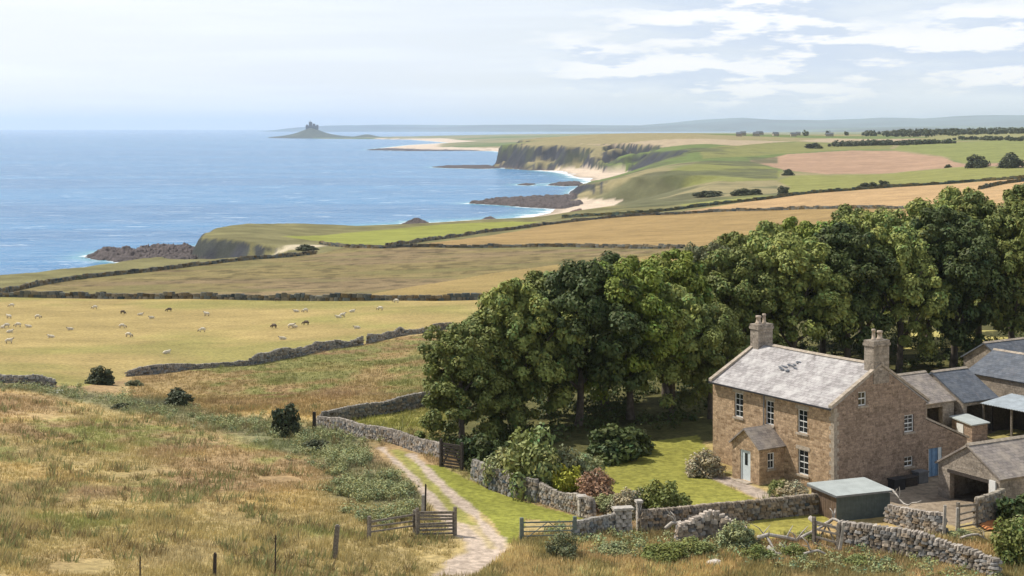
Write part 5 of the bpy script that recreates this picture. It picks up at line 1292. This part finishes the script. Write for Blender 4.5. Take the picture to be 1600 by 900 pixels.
# ------------------------------------------------------------------ sheep
def sheep_mesh(kind):
    sk = {'graze': [((-.48, 0, .62), .22), ((0, 0, .64), .27), ((.40, 0, .62), .23), ((.62, 0, .50), .13), ((.78, 0, .28), .10), ((.86, 0, .10), .07)],
          'stand': [((-.48, 0, .62), .22), ((0, 0, .64), .27), ((.40, 0, .64), .23), ((.60, 0, .82), .13), ((.70, 0, .95), .11), ((.88, 0, .90), .07)],
          'lie': [((-.48, 0, .26), .22), ((0, 0, .28), .26), ((.40, 0, .28), .22), ((.58, 0, .46), .13), ((.68, 0, .58), .11), ((.84, 0, .53), .07)]}[kind]
    vs = [p for p, r in sk]; rd = [r for p, r in sk]; ed = [(i, i + 1) for i in range(5)]
    hipz = .30 if kind != 'lie' else .14
    for at, x in ((0, -.42), (2, .38)):
        for sy in (-1, 1):
            i = len(vs); ft = (x, sy * .15, .0) if kind != 'lie' else (x + .2, sy * .26, .04)
            vs += [(x, sy * .13, hipz), ft]; rd += [.075, .035]; ed += [(at, i), (i, i + 1)]
    i = len(vs); vs.append((-.68, 0, .50 if kind != 'lie' else .2)); rd.append(.05); ed.append((0, i))
    me = bpy.data.meshes.new('sheep'); me.from_pydata(vs, ed, []); o = bpy.data.objects.new('sheep', me); COL.objects.link(o)
    sm = o.modifiers.new('s', 'SKIN'); 
    for i, r in enumerate(rd): me.skin_vertices[0].data[i].radius = (r, r)
    me.skin_vertices[0].data[1].use_root = True
    o.modifiers.new('d', 'SUBSURF').levels = 2
    dg = bpy.context.evaluated_depsgraph_get(); m2 = bpy.data.meshes.new_from_object(o.evaluated_get(dg)); bpy.data.objects.remove(o); m2.name = 'sheep'
    hx = .66
    out = {}
    for tone, wool in (('white', (.66, .60, .48)), ('dark', (.15, .12, .095))):
        m3 = m2.copy(); co = np.empty(len(m3.vertices) * 3, np.float32); m3.vertices.foreach_get('co', co); co = co.reshape(-1, 3)
        c = np.tile(wool, (len(co), 1)).astype(np.float32); face = (co[:, 0] > hx) | (co[:, 2] < (.24 if kind != 'lie' else .03)); c[face] = (.10, .085, .07) if tone == 'dark' else (.20, .17, .14)
        a = m3.color_attributes.new('Col', 'FLOAT_COLOR', 'POINT'); a.data.foreach_set('color', np.c_[c, np.ones(len(co))].astype(np.float32).ravel())
        m3.polygons.foreach_set('use_smooth', np.ones(len(m3.polygons), bool)); m3.materials.append(M['stones']); out[tone] = m3
    return out
SM = {k: sheep_mesh(k) for k in ('graze', 'stand', 'lie')}
SP = [(14, 498, 'w', 'stand'), (10, 512, 'w', 'graze'), (14, 537, 'w', 'stand'), (28, 511, 'w', 'graze'), (45, 512, 'w', 'lie'), (15, 520, 'w', 'lie'), (4, 513, 'w', 'lie'), (18, 480, 'w', 'graze'), (80, 528, 'w', 'lie'), (59, 498, 'w', 'graze'), (110, 516, 'w', 'lie'), (148, 483, 'w', 'graze'),
      (192, 491, 'd', 'graze'), (219, 493, 'w', 'lie'), (237, 498, 'w', 'lie'), (191, 513, 'w', 'graze'), (201, 527, 'w', 'graze'), (264, 487, 'd', 'graze'), (260, 553, 'w', 'lie'), (323, 494, 'w', 'stand'), (316, 519, 'w', 'graze'), (428, 513, 'd', 'graze'), (442, 531, 'w', 'lie'), (455, 513, 'w', 'stand'), (460, 512, 'w', 'lie'), (463, 488, 'w', 'lie'), (477, 488, 'w', 'graze'), (478, 508, 'd', 'graze'),
      (433, 471, 'd', 'graze'), (529, 497, 'w', 'lie'), (535, 496, 'w', 'stand'), (558, 514, 'w', 'lie'), (594, 485, 'w', 'graze'), (550, 488, 'w', 'lie'), (619, 473, 'w', 'graze')]
ctr = {'w': 0, 'd': 0}; ORD = 'first second third fourth fifth sixth seventh eighth ninth tenth eleventh twelfth thirteenth fourteenth fifteenth sixteenth seventeenth eighteenth nineteenth twentieth twenty-first twenty-second twenty-third twenty-fourth twenty-fifth twenty-sixth twenty-seventh twenty-eighth twenty-ninth thirtieth thirty-first thirty-second thirty-third thirty-fourth thirty-fifth thirty-sixth'.split()
rr = random.Random(2)
for px, py, t_, kd_ in sorted(SP):
    x, y = ground(px, py); o = link('sheep', SM[kd_]['white' if t_ == 'w' else 'dark'], None, None, (x, y, zat(x, y) + .02), rr.choice((0, 3.14)) + rr.uniform(-.7, .7)); o.scale = (.88,) * 3
    w = {'w': 'white', 'd': 'dark'}[t_]; act = {'graze': 'grazing', 'stand': 'standing', 'lie': 'lying'}[kd_]
    tag(o, f'{w} sheep {act} in the pasture, {ORD[ctr[t_]]} {w} one counted from the left', 'sheep', 'sheep in the pasture'); ctr[t_] += 1

# ------------------------------------------------------------------ shore rocks
def ledge(P, hgt, label, seed, res=90, name='rock_ledge', rough=1.0, col=(.085, .07, .068)):
    g = np.array([((p - CX) / F * H * F / (q - HY), H * F / (q - HY)) for p, q in P]); x0, y0 = g.min(0); x1, y1 = g.max(0)
    X, Y = np.meshgrid(np.linspace(x0, x1, res * 2), np.linspace(y0, y1, res)); ins = inside(X, Y, g); d = linedist(X, Y, np.r_[g, g[:1]])[0] * np.where(ins, 1, -1)
    s = (x1 - x0) / 12; n = fbm(X / s, Y / s * 1.6, seed, 5, .6); n2 = fbm(X / s * 4, Y / s * 5, seed + 3, 3)
    d = d + (n - .5) * s * 1.6
    Z = np.where(d > 0, np.minimum(d * .5, hgt * (.35 + 1.1 * (n - .3) + .5 * (n2 - .5) * rough)), -1.5)
    # stepped strata
    Z = np.where(Z > 0, np.maximum(.25, np.round(Z / (hgt * .22)) * hgt * .22 * .6 + Z * .4), Z)
    i = np.arange(X.size).reshape(X.shape); fq = np.stack([i[:-1, :-1], i[:-1, 1:], i[1:, 1:], i[1:, :-1]], -1).reshape(-1, 4); keep = (Z.ravel()[fq] > 0).any(1)
    c = np.array(col) * (.5 + 1.1 * n2[..., None])
    return tag(link(name, npmesh(name, np.stack([X, Y, Z], -1).reshape(-1, 3), fq[keep], c.reshape(-1, 3)), M['rock']), label, 'rocks', 'dark rock ledges along the shore')
ledge([(132, 403), (160, 393), (210, 396), (250, 389), (312, 391), (318, 412), (262, 417), (235, 412), (190, 410)], 4.2, 'dark rock ledge running out to sea from the near headland', 1)
ledge([(732, 318), (775, 313), (840, 309), (905, 308), (915, 322), (880, 327), (820, 324), (790, 321)], 3.2, 'wide dark rock ledge in front of the pinkish beach', 2)
ledge([(422, 364), (432, 357), (460, 356), (478, 364)], 5, 'dark rock hump behind the near headland', 3, 50)
ledge([(626, 351), (640, 346), (665, 347), (678, 352)], 3.2, 'small dark rock at the water edge below the bright green field', 4, 50)
ledge([(745, 346), (762, 341), (775, 342), (778, 347)], 2.6, 'tiny dark rock beside the pinkish beach', 5, 40)
ledge([(872, 340), (890, 332), (912, 327), (915, 335), (890, 341)], 3, 'reddish dark rocks at the head of the pinkish beach', 6, 50, col=(.12, .07, .06))
ledge([(675, 261.5), (700, 259.3), (760, 258.5), (790, 262), (760, 264), (700, 262.8)], 1.6, 'long thin reef off the foot of the great cliff', 7, 50)
ledge([(855, 289.5), (870, 286), (905, 284.5), (915, 290), (880, 291)], 2.0, 'thin reef before the small cliff', 8, 50)
ledge([(808, 289), (820, 287), (838, 288), (826, 290)], 1.2, 'tiny reef standing alone in the bay', 9, 30)
ledge([(574, 234.5), (600, 232.3), (650, 232.3), (780, 234), (780, 235.4), (640, 236)], 2.6, 'long thin reef at the foot of the low sandy headland', 10, 40)

# ------------------------------------------------------------------ castle on the crag
cz0 = zat(XI, YI); ca = empty('castle', (XI, YI, cz0 - 3)); tag(ca, 'small castle with square towers on the crag of the far island', 'castle')
def crenel(mb, x0, x1, y0, y1, z0, z1):
    mb.box(x0, x1, y0, y1, z0, z1); n = max(2, int((x1 - x0) / 5))
    for i in range(n): a = x0 + (x1 - x0) * i / n; mb.box(a, a + (x1 - x0) / n * .55, y0, y0 + 1.5, z1, z1 + 2)
mb = MB(); crenel(mb, -30, 34, -10, 14, -8, 12); mb.build('curtain_wall', M['castle'], ca)
for x0, w_, h_ in ((-14, 16, 32), (6, 12, 22), (-28, 9, 17), (26, 9, 16)):
    mb = MB(); crenel(mb, x0, x0 + w_, -8, 8, 6, h_); mb.build('tower', M['castle'], ca)
mb = MB(); mb.tube([(-8, 0, 32), (-8, 0, 42)], .8, 6); mb.build('mast', M['castle'], ca)
# far village on the shore plain
rv = random.Random(4)
for k, (px, py) in enumerate([(1150, 213), (1157, 211.5), (1176, 212.5), (1183, 211), (1209, 212.5), (1236, 213), (1243, 211.5), (1290, 213)]):
    x, y = ground(px, py); o = empty('far_house', (x, y, zat(x, y)), rv.uniform(-.4, .4)); w_ = rv.uniform(7, 12)
    tag(o, f'tiny far off house in the hazy village by the bay, {ORD[k]} from the left', 'house', 'houses of the far village')
    mb = MB(); mb.box(0, w_, 0, 6, -2, 3.2); mb.build('wall', M['dressed'], o)
    mb = MB(); mb.add([(0, -.4, 3.2), (w_, -.4, 3.2), (w_, 6.4, 3.2), (0, 6.4, 3.2), (0, 3, 5.6), (w_, 3, 5.6)], [(0, 1, 5, 4), (2, 3, 4, 5), (0, 4, 3), (1, 2, 5)]); mb.build('roof', M['roof_blue'], o)
